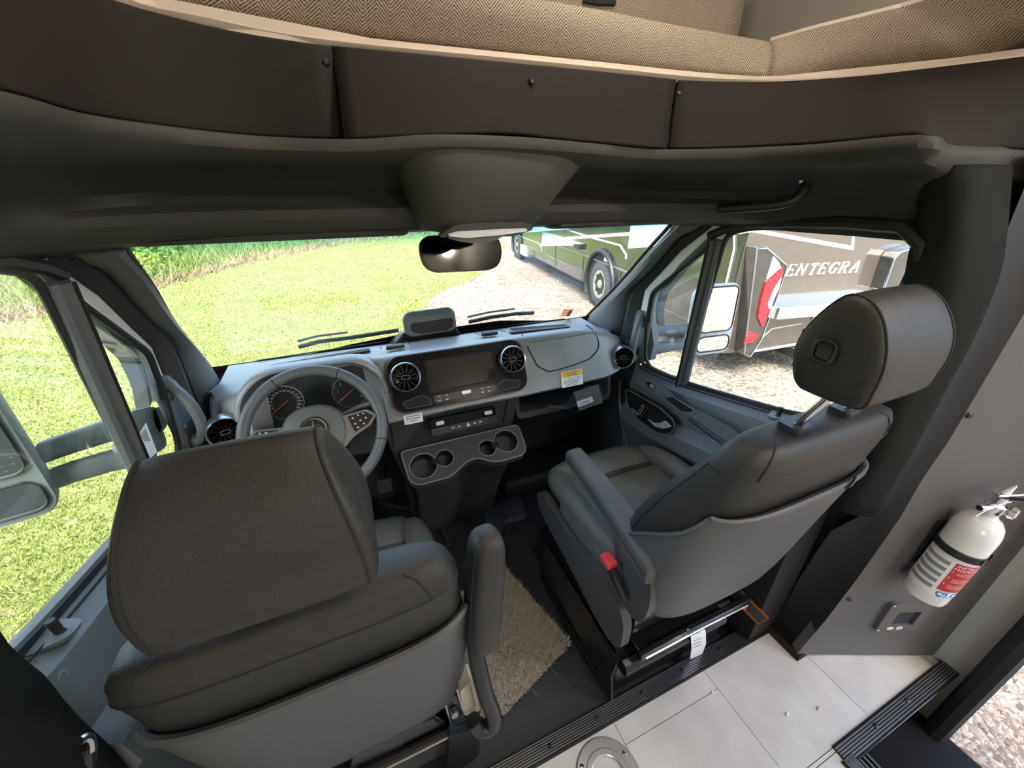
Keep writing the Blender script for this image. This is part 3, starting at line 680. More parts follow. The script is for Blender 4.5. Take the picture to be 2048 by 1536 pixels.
ar = [fd(*p, x=IX - .01) for p in ((1377, 835), (1385, 828), (1400, 826), (1480, 872), (1470, 895), (1440, 880))]
obj('armrest_lid', MB().poly(rpoly(ar, .015), .02, (-.5, 0, .86)), MT['doortrim'], door_r, bevel=.004)
obj('armrest_gap', MB().tube([fd(*p, x=IX - .02) for p in ((1377, 838), (1392, 850), (1430, 878), (1460, 900))], .003, 6), MT['void'], door_r)
obj('front_edge', MB().tube([P(*p, x=.80) for p in ((1240, 760), (1238, 800), (1245, 850), (1255, 890))], .006, 6), MT['doortrim'], door_r)
# driver door details
fdl = lambda u, v, x=-.80: P(u, v, x=x)
cp = fdl(128, 1370, -.80)
obj('round_cap', MB().tube([fdl(128 + 12 * math.cos(t), 1362 + 21 * math.sin(t), -.803) for t in np.linspace(0, 2 * PI, 20)[:-1]], .0015, 5, closed=True), MT['dash'], door_l)
obj('corner_cap', MB().poly(rpoly([fdl(40, 1322, -.84), fdl(70, 1322, -.83), (fdl(66, 1352, -.83)), fdl(45, 1342, -.84)], .01), .006, (1, 0, .4)), MT['dash'], door_l)
st = [dl(*p, .012) for p in ((279, 847), (302, 906), (272, 930), (252, 890))]
sto = tag(obj('door_sticker', MB().poly(st, .0006, V(1, 0, 0)), MT['paper']), 'white printed notice stuck inside the driver door window', 'sticker')
for k in range(4):
    a = st[0] * (.80 - .09 * k) + st[3] * (.20 + .09 * k); b = st[1] * (.84 - .06 * k) + st[2] * (.16 + .06 * k)
    p0 = a + (b - a) * .06; p1 = a + (b - a) * (.5 - .05 * k)
    obj('text_line', MB().tube([p0 + V(.0012, 0, 0), p1 + V(.0012, 0, 0)], .0009, 4), MT['inkgrey'], sto)
# ---- A-pillar trims and windshield
outer = [(117, 512), (140, 527), (181.6, 546.7), (263.7, 631.6), (331, 693), (366, 772), (389.7, 830), (395, 870)]
inner = [(236, 480), (239, 494), (296, 573), (343, 649), (401, 719.5), (425, 742), (441, 756), (470, 775)]
oL = [dl(*p, .02) + V(.0, .0, 0) for p in outer]; iL = [ws(*p, .012) for p in inner]
def pillar_mb():
    rows = []
    for t in (0, .18, .4, .65, .85, 1):
        rows.append([o * (1 - t) + i * t + V(.05 * math.sin(PI * t) ** .8, -.035 * math.sin(PI * t), 0) for o, i in zip(spline(oL, 3), spline(iL, 3))])
    return MB().grid(rows)
pm = pillar_mb()
for nm, q, lab in (('trim_1', pm, 'grey A-pillar trim on the driver side'), ('trim_2', pm.mirror(), 'grey A-pillar trim on the passenger side')):
    o = struct(nm, q, MT['apillar'], lab); m = o.modifiers.new('solid', 'SOLIDIFY'); m.thickness = .012
    s = -1 if nm == 'trim_1' else 1
    sm = MB().tube([p + V(-.004, 0, 0) for p in spline(oL, 3)], .008, 6); obj('door_seal', sm if s < 0 else sm.mirror(), MT['rubber'], o)
    wfi = [dl(*p_, 0.0) for p_ in ((104, 508), (111, 520), (160, 553), (205, 588), (272, 655), (311, 693), (337, 758), (345, 800), (352, 840))]
    fo_ = [oL[0], oL[1], oL[2], oL[2] * .5 + oL[3] * .5, oL[3], oL[4], oL[5], oL[6], oL[7]]
    sm = MB().grid([[p_ + V(-.002, 0, 0) for p_ in spline(fo_, 3)], [a_ * .5 + b_ * .5 + V(.014, 0, .004) for a_, b_ in zip(spline(fo_, 3), spline(wfi, 3))], spline(wfi, 3)], thick=(-.02, 0, 0)); obj('seal_strip', sm if s < 0 else sm.mirror(), MT['headliner'], o)
    sm = MB().tube([p + V(.012, 0, .004) for p in spline(iL, 3)], .007, 6); obj('glass_seal', sm if s < 0 else sm.mirror(), MT['rubber'], o)
obj('airbag_tag', MB().poly([P(1349, 452, x=.70), P(1357, 452, x=.70), P(1351, 469, x=.71), P(1344, 470, x=.71)], .003), MT['beige'], bpy.data.objects['trim_2'])
# shaded band glass for the windshield
gm = glassmat('windshield_glass', (.94, .98, .96), .05); n = gm.node_tree.nodes; L = gm.node_tree.links
tc = n.new('ShaderNodeTexCoord'); sp_ = n.new('ShaderNodeSeparateXYZ'); mr = n.new('ShaderNodeMapRange'); rp_ = n.new('ShaderNodeValToRGB')
L.new(tc.outputs['Object'], sp_.inputs[0]); L.new(sp_.outputs[2], mr.inputs[0]); mr.inputs[1].default_value = 1.375; mr.inputs[2].default_value = 1.412
rp_.color_ramp.elements[0].color = (.94, .98, .96, 1); rp_.color_ramp.elements[1].color = (.45, .74, .80, 1)
L.new(mr.outputs[0], rp_.inputs[0]); L.new(rp_.outputs[0], [q for q in n if q.type == 'BSDF_TRANSPARENT'][0].inputs[0])
yz = lambda y: 1.417 - .7544 * (y - 1.075)
struct('window_1', MB().grid([[(x, y, yz(y)) for x in np.linspace(-1, 1, 9)] for y in (1.02, 1.3, 1.6, 1.92)], thick=tuple(WSN * .005)), gm, 'windshield of the cab')
obj('lower_frit', MB().grid([[ws(u, v, .003) for u, v in ((425, 752), (480, 745), (600, 712), (700, 688), (800, 668), (1000, 640), (1175, 640))], [ws(u, v + 22, .003) for u, v in ((425, 752), (480, 745), (600, 712), (700, 688), (800, 668), (1000, 640), (1175, 640))]], thick=(0, 0, .001)), MT['void'], bpy.data.objects['window_1'])
stk = [ws(*p, .004) for p in ((1127, 617), (1147, 616), (1139, 631), (1119, 632))]
so_ = tag(obj('windshield_sticker', MB().poly(stk, .0006, -WSN), glassmat('stickerfilm', (.92, .72, .62), .02)), 'small red and white sticker low on the windshield', 'sticker')
obj('red_print', MB().poly([ws(*p, .0056) for p in ((1139, 618), (1145, 618), (1138, 630), (1131, 630))], .0004, -WSN), MT['red'], so_)
for k in range(4): obj('text_line', MB().tube([ws(1128 - k * 2.0, 619.5 + k * 3.2, .0052), ws(1137 - k * 2.0, 619 + k * 3.2, .0052)], .0012, 4), MT['red'], so_)
# cowl, wipers and bonnet ahead of the glass
struct('trim_3', MB().grid([[(x, y, z) for x in np.linspace(-.98, .98, 9)] for y, z in ((1.74, .895), (1.80, .868), (1.9, .80), (2.0, .77), (2.08, .775))], thick=(0, 0, -.03)), MT['satin'], 'black plastic cowl below the windshield')
struct('bonnet', MB().grid([[(x, y, z - .12 * (abs(x) / .95) ** 3) for x in np.linspace(-.95, .95, 13)] for y, z in ((2.05, .765), (2.2, .70), (2.45, .58), (2.65, .42), (2.72, .2), (2.74, -.3))], thick=(0, 0, -.02)), MT['white'], 'white bonnet of the van ahead of the windshield')
for lab, pts in (('left wiper arm lying along the bottom of the windshield', ((600, 706), (640, 696), (700, 688), (800, 672))), ('right wiper arm lying along the bottom of the windshield', ((940, 655), (985, 645), (1035, 638), (1070, 636)))):
    w = thing('windshield_wiper', lab, 'wiper', tuple(ws(*pts[0], -.03)), 'wipers')
    pp = [ws(*p, -.028) for p in pts]
    obj('wiper_blade', MB().tube(pp, .007, 6, flat=1.3), MT['rubber'], w)
    obj('wiper_arm', MB().tube([p + V(0, .02, .02) for p in pp[:-1]], .005, 6), MT['satin'], w)
# ---- header above the windshield
railA = [(-.70, .15, 1.585), (-.63, .38, 1.585), (-.564, .562, 1.585), (-.545, .69, 1.585), (-.411, .815, 1.585), (-.264, .815, 1.585), (-.12, .80, 1.596), (.05, .79, 1.597), (.20, .785, 1.592), (.385, .769, 1.585), (.585, .616, 1.585), (.628, .443, 1.585), (.75, .45, 1.572), (.98, .39, 1.57)]
railD = [(-.80, .15, 1.52), (-.77, .38, 1.52), (-.73, .60, 1.52), (-.68, .78, 1.525), (-.54, .92, 1.53), (-.30, .94, 1.53), (-.12, .94, 1.53), (.05, .94, 1.53), (.22, .94, 1.53), (.45, .92, 1.53), (.68, .76, 1.525), (.74, .55, 1.52), (.80, .44, 1.51), (.98, .385, 1.50)]
railE = [(-.82, .15, 1.46), (-.81, .4, 1.462), (-.78, .64, 1.463), (-.73, .82, 1.466), (-.56, .885, 1.470), (-.30, .90, 1.470), (-.12, .90, 1.470), (.05, .90, 1.470), (.22, .90, 1.470), (.48, .885, 1.470), (.72, .79, 1.466), (.785, .6, 1.462), (.82, .44, 1.462), (.98, .38, 1.46)]
railF = [(-.825, .15, 1.43), (-.81, .4, 1.43), (-.785, .66, 1.432), (-.735, .85, 1.436), (-.56, .905, 1.438), (-.30, .915, 1.438), (-.12, .915, 1.438), (.05, .915, 1.438), (.22, .915, 1.438), (.48, .905, 1.438), (.725, .82, 1.436), (.79, .62, 1.432), (.825, .44, 1.432), (.98, .37, 1.43)]
railG = [(-.83, .15, 1.40), (-.815, .4, 1.405), (-.795, .7, 1.41), (-.77, .95, 1.415), (-.60, 1.06, 1.42), (-.30, 1.09, 1.42), (-.12, 1.09, 1.42), (.05, 1.09, 1.42), (.22, 1.09, 1.42), (.50, 1.08, 1.42), (.76, .93, 1.415), (.795, .68, 1.41), (.83, .44, 1.405), (.98, .36, 1.40)]
rA, rD, rE, rF, rG = [spline(r, 5) for r in (railA, railD, railE, railF, railG)]
mixr = lambda a, b, t, dz=0, dy=0: [p * (1 - t) + q * t + V(0, dy, dz) for p, q in zip(a, b)]
rows = [rA, mixr(rA, rD, .05, -.012, -.004), mixr(rA, rD, .16, -.02, 0), mixr(rA, rD, .45, -.008), mixr(rA, rD, .8, .004), mixr(rD, rE, .35, 0, .03), mixr(rD, rE, .8, 0, .02), mixr(rD, rE, .95, 0, .004), rE, mixr(rE, rF, .3, 0, -.008), mixr(rE, rF, .8, 0, -.006), rF, mixr(rF, rG, .12), rG]
hd = struct('ceiling', MB().grid(rows), MT['headliner'], 'dark moulded headliner above the windshield')
m = hd.modifiers.new('s', 'SOLIDIFY'); m.thickness = .008; m.offset = -1
# overhead console bulge between the visors
secs = []
for z, cx, cy, a, b, nn in ((1.618, .03, .945, .25, .12, 4.0), (1.585, .026, .925, .235, .128, 3.8), (1.53, .01, .91, .185, .122, 3.2), (1.48, -.008, .905, .155, .11, 3.0), (1.445, -.018, .902, .137, .10, 2.8), (1.432, -.02, .905, .125, .088, 2.6), (1.427, -.02, .91, .10, .07, 2.4)):
    secs.append(sel((cx, cy, z), (1, 0, 0), (0, 1, 0), a, b, nn, 40))
oc = thing('overhead_console', 'dark grey overhead console bulging down between the sun visors', 'console', (0, .9, 1.43))
obj('housing', MB().loft(secs[::-1], True, True), MT['headliner'], oc)
lr = [P(*p, y=.805) for p in ((872, 470), (905, 446), (945, 441), (1040, 439), (1062, 446), (1060, 456), (1020, 468))]
dm = obj('lamp_recess', MB().poly(rpoly(lr, .01), .012, (0, -1, -.3)), MT['satin'], oc)
ll = [P(*p, y=.79) for p in ((893, 469), (912, 463), (1000, 458), (1052, 456), (1050, 460), (1000, 467), (930, 473))]
obj('lamp_lens', MB().poly(rpoly(ll, .006), .008, (0, -1, -.3)), MT['lens'], dm)
obj('lamp_bezel', MB().poly(rpoly([P(*p, y=.80) for p in ((890, 472), (1010, 466), (985, 479), (950, 484), (915, 480))], .01), .01, (0, -1, -.2)), MT['apillar'], dm)
# sun visors
def visor(x0, x1, lab):
    v_ = thing('sun_visor', lab, 'sun visor', ((x0 + x1) / 2, .96, 1.43), 'sun visors folded up against the headliner')
    rows = [sel((x, .965, 1.4275), (0, 1, 0), (0, 0, 1), .058 * s, .0105 * s, 2.4, 20) for x, s in ((x0, .3), (x0 + .004, .7), (x0 + .015, 1), ((x0 + x1) / 2, 1), (x1 - .015, 1), (x1 - .004, .7), (x1, .3))]
    obj('visor_board', MB().loft(rows), MT['headliner'], v_)
    obj('hinge_rod', MB().tube([(x0 - .02, 1.0, 1.428), (x1 + .02, 1.0, 1.428)], .005, 6), MT['satin'], v_)
visor(-.655, -.165, 'dark sun visor folded up above the driver side of the windshield')
visor(.19, .70, 'dark sun visor folded up above the passenger side of the windshield')
# overhead grab handle
gh = thing('grab_handle', 'dark overhead grab handle above the passenger window', 'grab handle', tuple(P(1560, 410, x=.70)))
pa = spline([P(1613, 350, x=.735), P(1612, 372, x=.715), P(1590, 398, x=.70), P(1550, 409, x=.68), P(1490, 414, x=.655), P(1440, 417, x=.64)], 5)
obj('grip', MB().tube(pa, .0125, 10), MT['satin'], gh)
obj('end_cap', MB().tube([P(1608, 352, x=.75), P(1613, 350, x=.735), P(1620, 352, x=.725)], [.018, .02, .014], 10), MT['satin'], gh)
obj('screw', MB().lathe([(0, .003), (.004, .002), (.005, 0)], P(1602, 362, x=.70), (-.8, -.6, 0), 10), MT['silver'], gh)
# ---- dark brown fascia panels between headliner and bunk (three panels with gaps), each with its screw
def fascia(bot, top, scr, lab):
    b, t = spline(bot, 4), spline(top, 4); k = max(len(b), len(t)); 
    def rs(q): 
        q = np.array(q); s = np.concatenate([[0], np.cumsum(np.linalg.norm(np.diff(q, axis=0), axis=1))]); u = np.linspace(0, s[-1], 28)
        return [V(*[np.interp(w, s, q[:, i]) for i in range(3)]) for w in u]
    b, t = rs(b), rs(t)
    rows = [b] + [mixr(b, t, f) for f in (.03, .5, .97)] + [t]
    o = thing('fascia_panel', lab, 'panel', tuple(np.mean(np.array(b), 0)), 'brown panels around the overhead bunk')
    pl = obj('panel', MB().grid(rows), MT['brownpanel'], o); md = pl.modifiers.new('s', 'SOLIDIFY'); md.thickness = .012; md.offset = 0
    for (u, v, y) in scr:
        q = P(u, v, y=y); obj('screw', MB().lathe([(0, .004), (.003, .004), (.0055, .001), (.006, -.004)], q, (0, -1, 0), 10), MT['satin'], o)
zb, zt = 1.587, 1.712
B_ = lambda *pts: [P(u, v, z=zb) for u, v in pts]; T_ = lambda *pts: [P(u, v, z=zt) for u, v in pts]
bl_ = [V(-.72, .12, zb), V(-.64, .36, zb)] + B_((0, 180), (100, 209), (200, 232), (350, 255), (500, 270), (600, 275), (689.5, 278))
tl_ = [V(-.70, .14, zt), V(-.62, .42, zt), V(-.56, .64, zt)] + T_((215, 0), (300, 24), (400, 50), (500, 70), (580, 83), (662, 95))
fascia(bl_, tl_, [(652, 124, .80)], 'long dark brown fascia panel curving back at the left')
yb = lambda u: np.interp(u, [688, 1335], [.815, .774])
bc = [P(u, v, y=yb(u)) for u, v in ((691, 278), (775, 275), (850, 272), (925, 269), (1000, 268), (1050, 271), (1100, 277), (1215, 288), (1328, 298))]
tcn = T_((663.5, 96), (800, 109), (1000, 128), (1200, 147), (1348, 162))
fascia(bc, tcn, [(1063, 163, .805)], 'middle dark brown fascia panel with an arched lower edge')
br_ = B_((1337, 298), (1450, 297), (1600, 290), (1720, 281), (1835, 270)) + [P(1890, 295, x=.75), P(2040, 298, x=.90), P(2250, 302, x=1.1)]
tr_ = T_((1355, 163), (1450, 167), (1560, 168), (1700, 160), (1800, 150), (1920, 135), (2048, 118), (2200, 98)) + [V(1.1, .22, zt)]
fascia(br_, tr_, [(1357, 187, .795)], 'right dark brown fascia panel above the passenger door')
# ---- overhead bunk: beige ledge, herringbone bolster, beige walls
tl_px = [(215, 0), (400, 50), (650, 95), (1000, 128), (1200, 147), (1350, 162), (1450, 168), (1560, 168), (1680, 162), (1800, 150), (1920, 135), (2048, 118)]
tu_px = [(320, 0), (470, 34), (650, 66), (1000, 104), (1200, 124), (1350, 140), (1450, 149), (1535, 153), (1660, 145), (1800, 130), (1920, 114), (2048, 96)]
lo = [V(-.70, .14, zt), V(-.60, .5, zt)] + [P(*p, z=zt) for p in tl_px] + [V(1.0, .2, zt)]
up_ = [V(-.66, .22, 1.738), V(-.57, .62, 1.738)] + [P(*p, z=1.738) for p in tu_px] + [V(1.04, .25, 1.738)]
lo, up_ = spline(lo, 4), spline(up_, 4)
rows = [mixr(lo, up_, -.1, -.004, .012), lo, mixr(lo, up_, .15, .004, -.012), mixr(lo, up_, .5, .002, -.012), mixr(lo, up_, .85, .002, -.004), up_, mixr(lo, up_, 1.6, .0, .02)]
struct('trim_4', MB().grid(rows), MT['beige'], 'beige rounded ledge edging the overhead bunk')
def weave(o, us, vs):
    me = o.data; uvl = me.uv_layers.new(name='weave')
    for l in me.loops: uvl.data[l.index].uv = (us[l.vertex_index], vs[l.vertex_index])
def cloth(name, rails, mat_, par, bulge=None):
    m_, n_ = len(rails), len(rails[0]); rows = rails; mb = MB().grid(rows); o = obj(name, mb, mat_, par)
    us, vs = [], []
    ref = rails[0]; su = np.concatenate([[0], np.cumsum([np.linalg.norm(np.asarray(ref[i + 1]) - ref[i]) for i in range(n_ - 1)])])
    for i in range(m_):
        for j in range(n_):
            us.append(float(su[j])); vs.append(float(sum(np.linalg.norm(np.asarray(rails[k + 1][j]) - rails[k][j]) for k in range(i))))
    weave(o, us, vs); md = o.modifiers.new('s', 'SOLIDIFY'); md.thickness = .01; md.offset = -1
    return o
bk = thing('bunk_bolster', 'tan herringbone fabric bolster around the overhead bunk', 'bolster', (0, .9, 1.74))
fb = [V(-.80, .80, 1.738), V(-.60, .80, 1.738)] + [P(*p, z=1.738) for p in tu_px[0:8]]
ft = [V(-.80, .83, 1.84), V(-.60, .83, 1.84), V(-.47, .83, 1.84), V(-.35, .835, 1.84), V(-.25, .84, 1.838)] + [P(*p, z=1.815) for p in ((1000, -18), (1200, 20), (1340, 48), (1440, 66), (1540, 83))]
fb, ft = spline(fb, 6), spline(ft, 6)
cloth('front_pad', [fb, mixr(fb, ft, .15, 0, -.006), mixr(fb, ft, .5, 0, -.012), mixr(fb, ft, .85, 0, -.008), ft, [p + V(0, .03, .006) for p in ft], [p + V(0, .07, -.01) for p in ft]], MT['fabric'], bk)
sbm = [P(*p, z=1.738) for p in tu_px[7:]] + [V(1.04, .25, 1.738)]; stp = [P(1540, 83, z=1.815), P(1620, 60, z=1.82), P(1700, 40, z=1.825), P(1780, 20, z=1.83), P(1850, 0, z=1.835), V(.86, .30, 1.84)]
sbm, stp = spline(sbm, 6), spline(stp, 6)
if len(sbm) != len(stp):
    q = np.array(stp); u = np.linspace(0, len(stp) - 1, len(sbm)); stp = [V(*[np.interp(w, range(len(q)), q[:, i]) for i in range(3)]) for w in u]
sp_o = cloth('side_pad', [sbm, mixr(sbm, stp, .5, 0, -.008), stp, [p + V(.03, .02, .004) for p in stp], [p + V(.07, .03, -.01) for p in stp]], MT['fabric'], bk)
obj('stitched_hem', MB().tube([p + V(.004, .002, .003) for p in stp], .005, 6), MT['beige'], sp_o)
ck = thing('bunk_cushion', 'tan herringbone seat back cushion standing behind the bolster', 'cushion', (.3, 1.25, 1.75))
c0 = [V(x, 1.22, 1.745) for x in np.linspace(-.75, .98, 24)]; c1 = [V(x, 1.20, 2.2) for x in np.linspace(-.75, .98, 24)]
cloth('cushion_front', [c0, mixr(c0, c1, .5, 0, -.02), c1, [p + V(0, .1, 0) for p in c1]], MT['fabric'], ck)
obj('strap_tab', MB().poly([P(1172, -20, y=1.19), P(1228, -20, y=1.19), P(1228, 12, y=1.19), P(1195, 11, y=1.19), P(1164, 6, y=1.19)], .01, (0, -1, 0)), MT['void'], ck)
# ---- coach body behind and above (closes the light; has window openings and added ceiling lamps)
cw = MT['coach']
struct('bunk_floor', MB().slab(lambda a, b, c=0: V(a, b, c), [(-1.3, .30), (-.74, .30), (-.62, .66), (-.5, .80), (-.2, .86), (.4, .86), (.66, .78), (.9, .52), (1.06, .28), (1.36, .28), (1.36, 1.75), (-1.3, 1.75)], 1.69, 1.735), MT['beigewall'], 'floor of the overhead bunk')
struct('wall_bunk', MB().box((.03, 1.76, 2.05), (2.7, .04, .7)), MT['beigewall'], 'front wall of the overhead bunk')
def wall_with_hole(name, x, y0, y1, z0, z1, holes, lab, m=cw, t=.04):
    f = lambda a, b, c=0: V(x + c, a, b)
    return struct(name, MB().slab(f, [(y0, z0), (y1, z0), (y1, z1), (y0, z1)], 0, t, [[(h[0], h[2]), (h[1], h[2]), (h[1], h[3]), (h[0], h[3])] for h in holes]), m, lab)
struct('wall_left', MB().slab(lambda a, b, c=0: V(-1.36 + c, a, b), [(-3.4, -.1), (.32, -.1), (.32, 1.69), (1.78, 1.69), (1.78, 2.38), (-3.4, 2.38)], 0, .04, [[(-2.9, 1.0), (-1.5, 1.0), (-1.5, 1.75), (-2.9, 1.75)]]), cw, 'left side wall of the coach')
struct('wall_left_trim', MB().box((-1.1, .30, .85), (.5, .04, 1.7)), MT['wallgrey'], 'partition behind the driver door pillar')
f = lambda a, b, c=0: V(1.36 + c, a, b)
struct('wall_right', MB().slab(f, [(-3.4, -.6), (-3.4, 2.38), (1.78, 2.38), (1.78, 1.69), (.16, 1.69), (.16, -.6), (.03, -.6), (.03, 1.95), (-.62, 1.95), (-.62, -.6)], 0, .04, [[(-2.9, 1.0), (-1.5, 1.0), (-1.5, 1.75), (-2.9, 1.75)]]), MT['jamb'], 'pale right side wall of the coach beside the entry door')
struct('wall_back', MB().box((0, -3.42, 1.15), (2.76, .04, 2.5)), cw, 'back wall of the coach behind the camera')
struct('ceiling_coach', MB().box((0, -.8, 2.36), (2.76, 5.2, .04)), MT['ceil'], 'beige ceiling of the coach')
for s, nm in ((-1, 'window_2'), (1, 'window_3')):
    struct(nm, MB().box((1.36 * s + .02, -2.2, 1.375), (.006, 1.4, .75)), MT['glass'], 'coach side window behind the camera')
for i, (lx, ly, lk, ll_) in enumerate(((1.22, -.50, 1.6, 'added unseen ceiling lamp standing in for daylight from the entry door'), (1.1, -2.7, 2.5, 'added unseen ceiling lamp lighting the seat backs from the rear door side'), (.15, .55, .62, 'added unseen ceiling lamp that brightens the overhead bunk'))):  # unseen fill lamps added to brighten the seat backs, wall and bunk
    t = thing('fill_lamp', ll_, 'lamp', (lx, ly, 2.34), 'added fill lamps')
    obj('lamp_ring', MB().lathe([(.075, 0), (.09, -.004), (.09, -.016), (.07, -.018)], (lx, ly, 2.34), (0, 0, 1), 24), MT['silver'], t)
    obj('lamp_disc', MB().lathe([(0.0001, -.012), (.07, -.012)], (lx, ly, 2.34), (0, 0, 1), 24), mat('lampglow%d' % i, (1, .9, .75), .5, emit=((1, .93, .84), 9)), t)
    ld = bpy.data.lights.new('fill_lamp_light', 'POINT'); ld.shadow_soft_size = .06; ld.energy = FILLW * lk; ld.color = (1, .93, .84)
    lo_ = bpy.data.objects.new('fill_lamp_light', ld); COL.objects.link(lo_); lo_.location = (lx, ly, 2.255); lo_.parent = t; lo_.matrix_parent_inverse = parent_inv(t)
# ---- B pillars
B1 = [P(u, v, x=x) for u, v, x in ((2011, 335, .88), (2006, 400, .88), (2000, 470, .88), (1987, 550, .88), (1939, 670, .88), (1896, 751, .885), (1816, 903, .89), (1789, 951, .895), (1745, 1028, .90))]
W1 = [V(.79, .475, 1.545), V(.80, .452, 1.425), V(.80, .445, 1.38), V(.802, .435, 1.32), V(.815, .43, 1.18), V(.83, .43, 1.08), V(.855, .43, .93), V(.865, .435, .85), V(.875, .44, .72)]
bp = []
for w, b in zip(W1, B1):
    mid = w * .55 + b * .45; bp.append([w, w * .9 + mid * .1 + V(-.022, 0, 0), mid + V(-.05, -.015, 0), (mid + b) / 2 + V(-.03, -.012, 0), b])
bp = [spline(r, 4) for r in bp]; bp = [list(c) for c in zip(*[spline(list(c), 3) for c in zip(*bp)])]
struct('pillar_passenger', MB().grid(bp), MT['pillar'], 'dark B-pillar trim behind the passenger window').modifiers.new('s', 'SOLIDIFY').thickness = .01
obj('pillar_joint', MB().tube([p + V(-.002, -.002, 0) for p in bp[4]], .002, 5), MT['void'], bpy.data.objects['pillar_passenger'])
_pm = MB().grid(bp).mirror(); struct('pillar_driver_upper', _pm, MT['pillar'], 'dark B-pillar trim behind the driver window').modifiers.new('s', 'SOLIDIFY').thickness = .01
struct('wall_side_driver', MB().box((-.985, .38, .86), (.03, .26, 1.72)), MT['void'], 'dark panel behind the driver door pillar')
struct('wall_upper_passenger', MB().box((1.0, .485, 1.62), (.16, .13, .24)), MT['void'], 'dark filler above the passenger door pillar')
lp = [[V(-.80, .455, 1.30), V(-.785, .48, 1.12), P(-60, 1210, y=.50), P(0, 1287, y=.50), P(45, 1328, y=.50), P(75, 1352, y=.50), P(110, 1395, y=.50), P(150, 1440, y=.50), P(215, 1500, y=.50), P(300, 1600, y=.5)]]
lp.append([p + V(-.04, -.10, 0) for p in lp[0]]); lp.append([p + V(-.25, -.2, 0) for p in lp[0]])
struct('pillar_driver', MB().grid([spline(r, 3) for r in lp]), MT['pillar'], 'dark B-pillar trim behind the driver door').modifiers.new('s', 'SOLIDIFY').thickness = .01
sbk = thing('seat_belt_anchor', 'dark seat belt anchor standing at the driver door pillar', 'seat belt anchor', tuple(P(172, 1536, y=.48)))
obj('stalk', MB().tube([P(172, 1600, y=.47), P(172, 1520, y=.48), P(174, 1490, y=.485)], [.012, .012, .010], 10), MT['satin'], sbk)
obj('cap', MB().tube(spline([P(160, 1482, y=.48), P(172, 1475, y=.485), P(182, 1480, y=.485), P(184, 1500, y=.48)], 4), .006, 8), MT['silver'], sbk)
# roof skin over the cab so that no light leaks in
struct('roof_cab', MB().box((0, 1.04, 1.655), (1.9, .36, .04)), MT['white2'], 'underside skin of the roof over the cab')
for s, nm in ((-1, 'roof_side_driver'), (1, 'roof_side_passenger')):
    struct(nm, MB().box((.90 * s, .90, 1.54), (.10, .60, .24)), MT['white2'], 'roof side member over the cab door')
struct('roof_front', MB().box((0, 1.17, 1.53), (1.7, .06, .24)), MT['white2'], 'roof front member above the windshield')
# ---- right partition wall with the extinguisher
WN = unit((-.18, -.45, 0)); WP = V(.9, .34, 0)
wp = lambda u, v, off=0.0: P(u, v, p0=WP, n=WN) + WN * off
edge = [wp(*p) for p in ((1593, 1309), (1650, 1242), (1720, 1150), (1800, 1036), (1845, 958), (1900, 878), (2048, 628))]
top = [edge[-1] + V(.03, -.012, .46), V(1.36, .156, 1.735)]
loop = edge + top + [V(1.36, .156, FZ)]
wr = struct('wall_partition', MB().poly(loop, .03, -WN), MT['wallgrey'], 'dark grey angled partition wall behind the passenger seat')
eb = edge + [edge[-1] + V(.02, -.008, .25)]; b1 = [V(.935, .44, .0), V(.93, .43, .3), V(.925, .41, .55)] + B1[::-1][:-3] + [B1[2] + V(0, 0, .15)]
def rsp(q, n):
    q = np.array(q); s_ = np.concatenate([[0], np.cumsum(np.linalg.norm(np.diff(q, axis=0), axis=1))]); return [V(*[np.interp(w, s_, q[:, i]) for i in range(3)]) for w in np.linspace(0, s_[-1], n)]
ea, ba = rsp(eb, 24), rsp(b1, 24)
obj('partition_side', MB().grid([ea, [a * .5 + b * .5 + V(.02, .01, 0) for a, b in zip(ea, ba)], [b + V(.012, .01, 0) for b in ba]], thick=(.02, 0, 0)), MT['rubber'], wr)
for (u, v) in ((1698, 1197), (1938, 830)):
    obj('cap_screw', MB().lathe([(0, .006), (.006, .005), (.009, .001), (.009, -.002)], wp(u, v), WN, 14), MT['satin'], wr)
struct('wall_sill', MB().box((.87, .53, .37), (.14, .17, .78)), MT['void'], 'dark sill panel beside the passenger seat')
struct('wall_side_passenger', MB().box((.985, .43, .86), (.03, .19, 1.72)), MT['void'], 'dark panel behind the passenger door pillar')
struct('wall_partition_base', MB().box((.925, .41, .03), (.05, .16, .06)), MT['void'], 'dark plinth at the foot of the partition')
# ---- entry step well
wl = [(WELLX, WELLY), (1.36, WELLY)]
nos = thing('entry_step', 'black entry step well with ribbed metal nosing beside the open door', 'step', (WELLX, WELLY, FZ))
for nm, c, s in (('front_nosing', ((WELLX + 1.36) / 2, WELLY - .012, FZ + .002), (1.36 - WELLX, .05, .008)), ('side_nosing', (WELLX + .012, WELLY - .62, FZ + .002), (.05, 1.2, .008))):
    n_ = obj(nm, MB().box(c, s), MT['blackmetal'], nos, bevel=.002); r_ = MB()
    for k in range(6):
        o_ = -.016 + k * .0065
        r_.box((c[0] + (0 if nm[0] == 'f' else o_), c[1] + (o_ if nm[0] == 'f' else 0), c[2] + .005), (s[0] if nm[0] == 'f' else .0035, .0035 if nm[0] == 'f' else s[1], .003))
    obj('nosing_ribs', r_, mat('nosemetal' + nm, (.2, .2, .21), .35, .7), n_)
for (u, v) in ((1752, 1452), (1815, 1401)):
    obj('screw', MB().lathe([(0, .005), (.004, .004), (.008, .001), (.008, -.001)], P(u, v, z=FZ + .008), (0, 0, 1), 10), MT['satin'], nos)
obj('front_riser', MB().box(((WELLX + 1.36) / 2, WELLY - .02, FZ - .02), (1.36 - WELLX, .02, .035)), MT['silver'], nos)
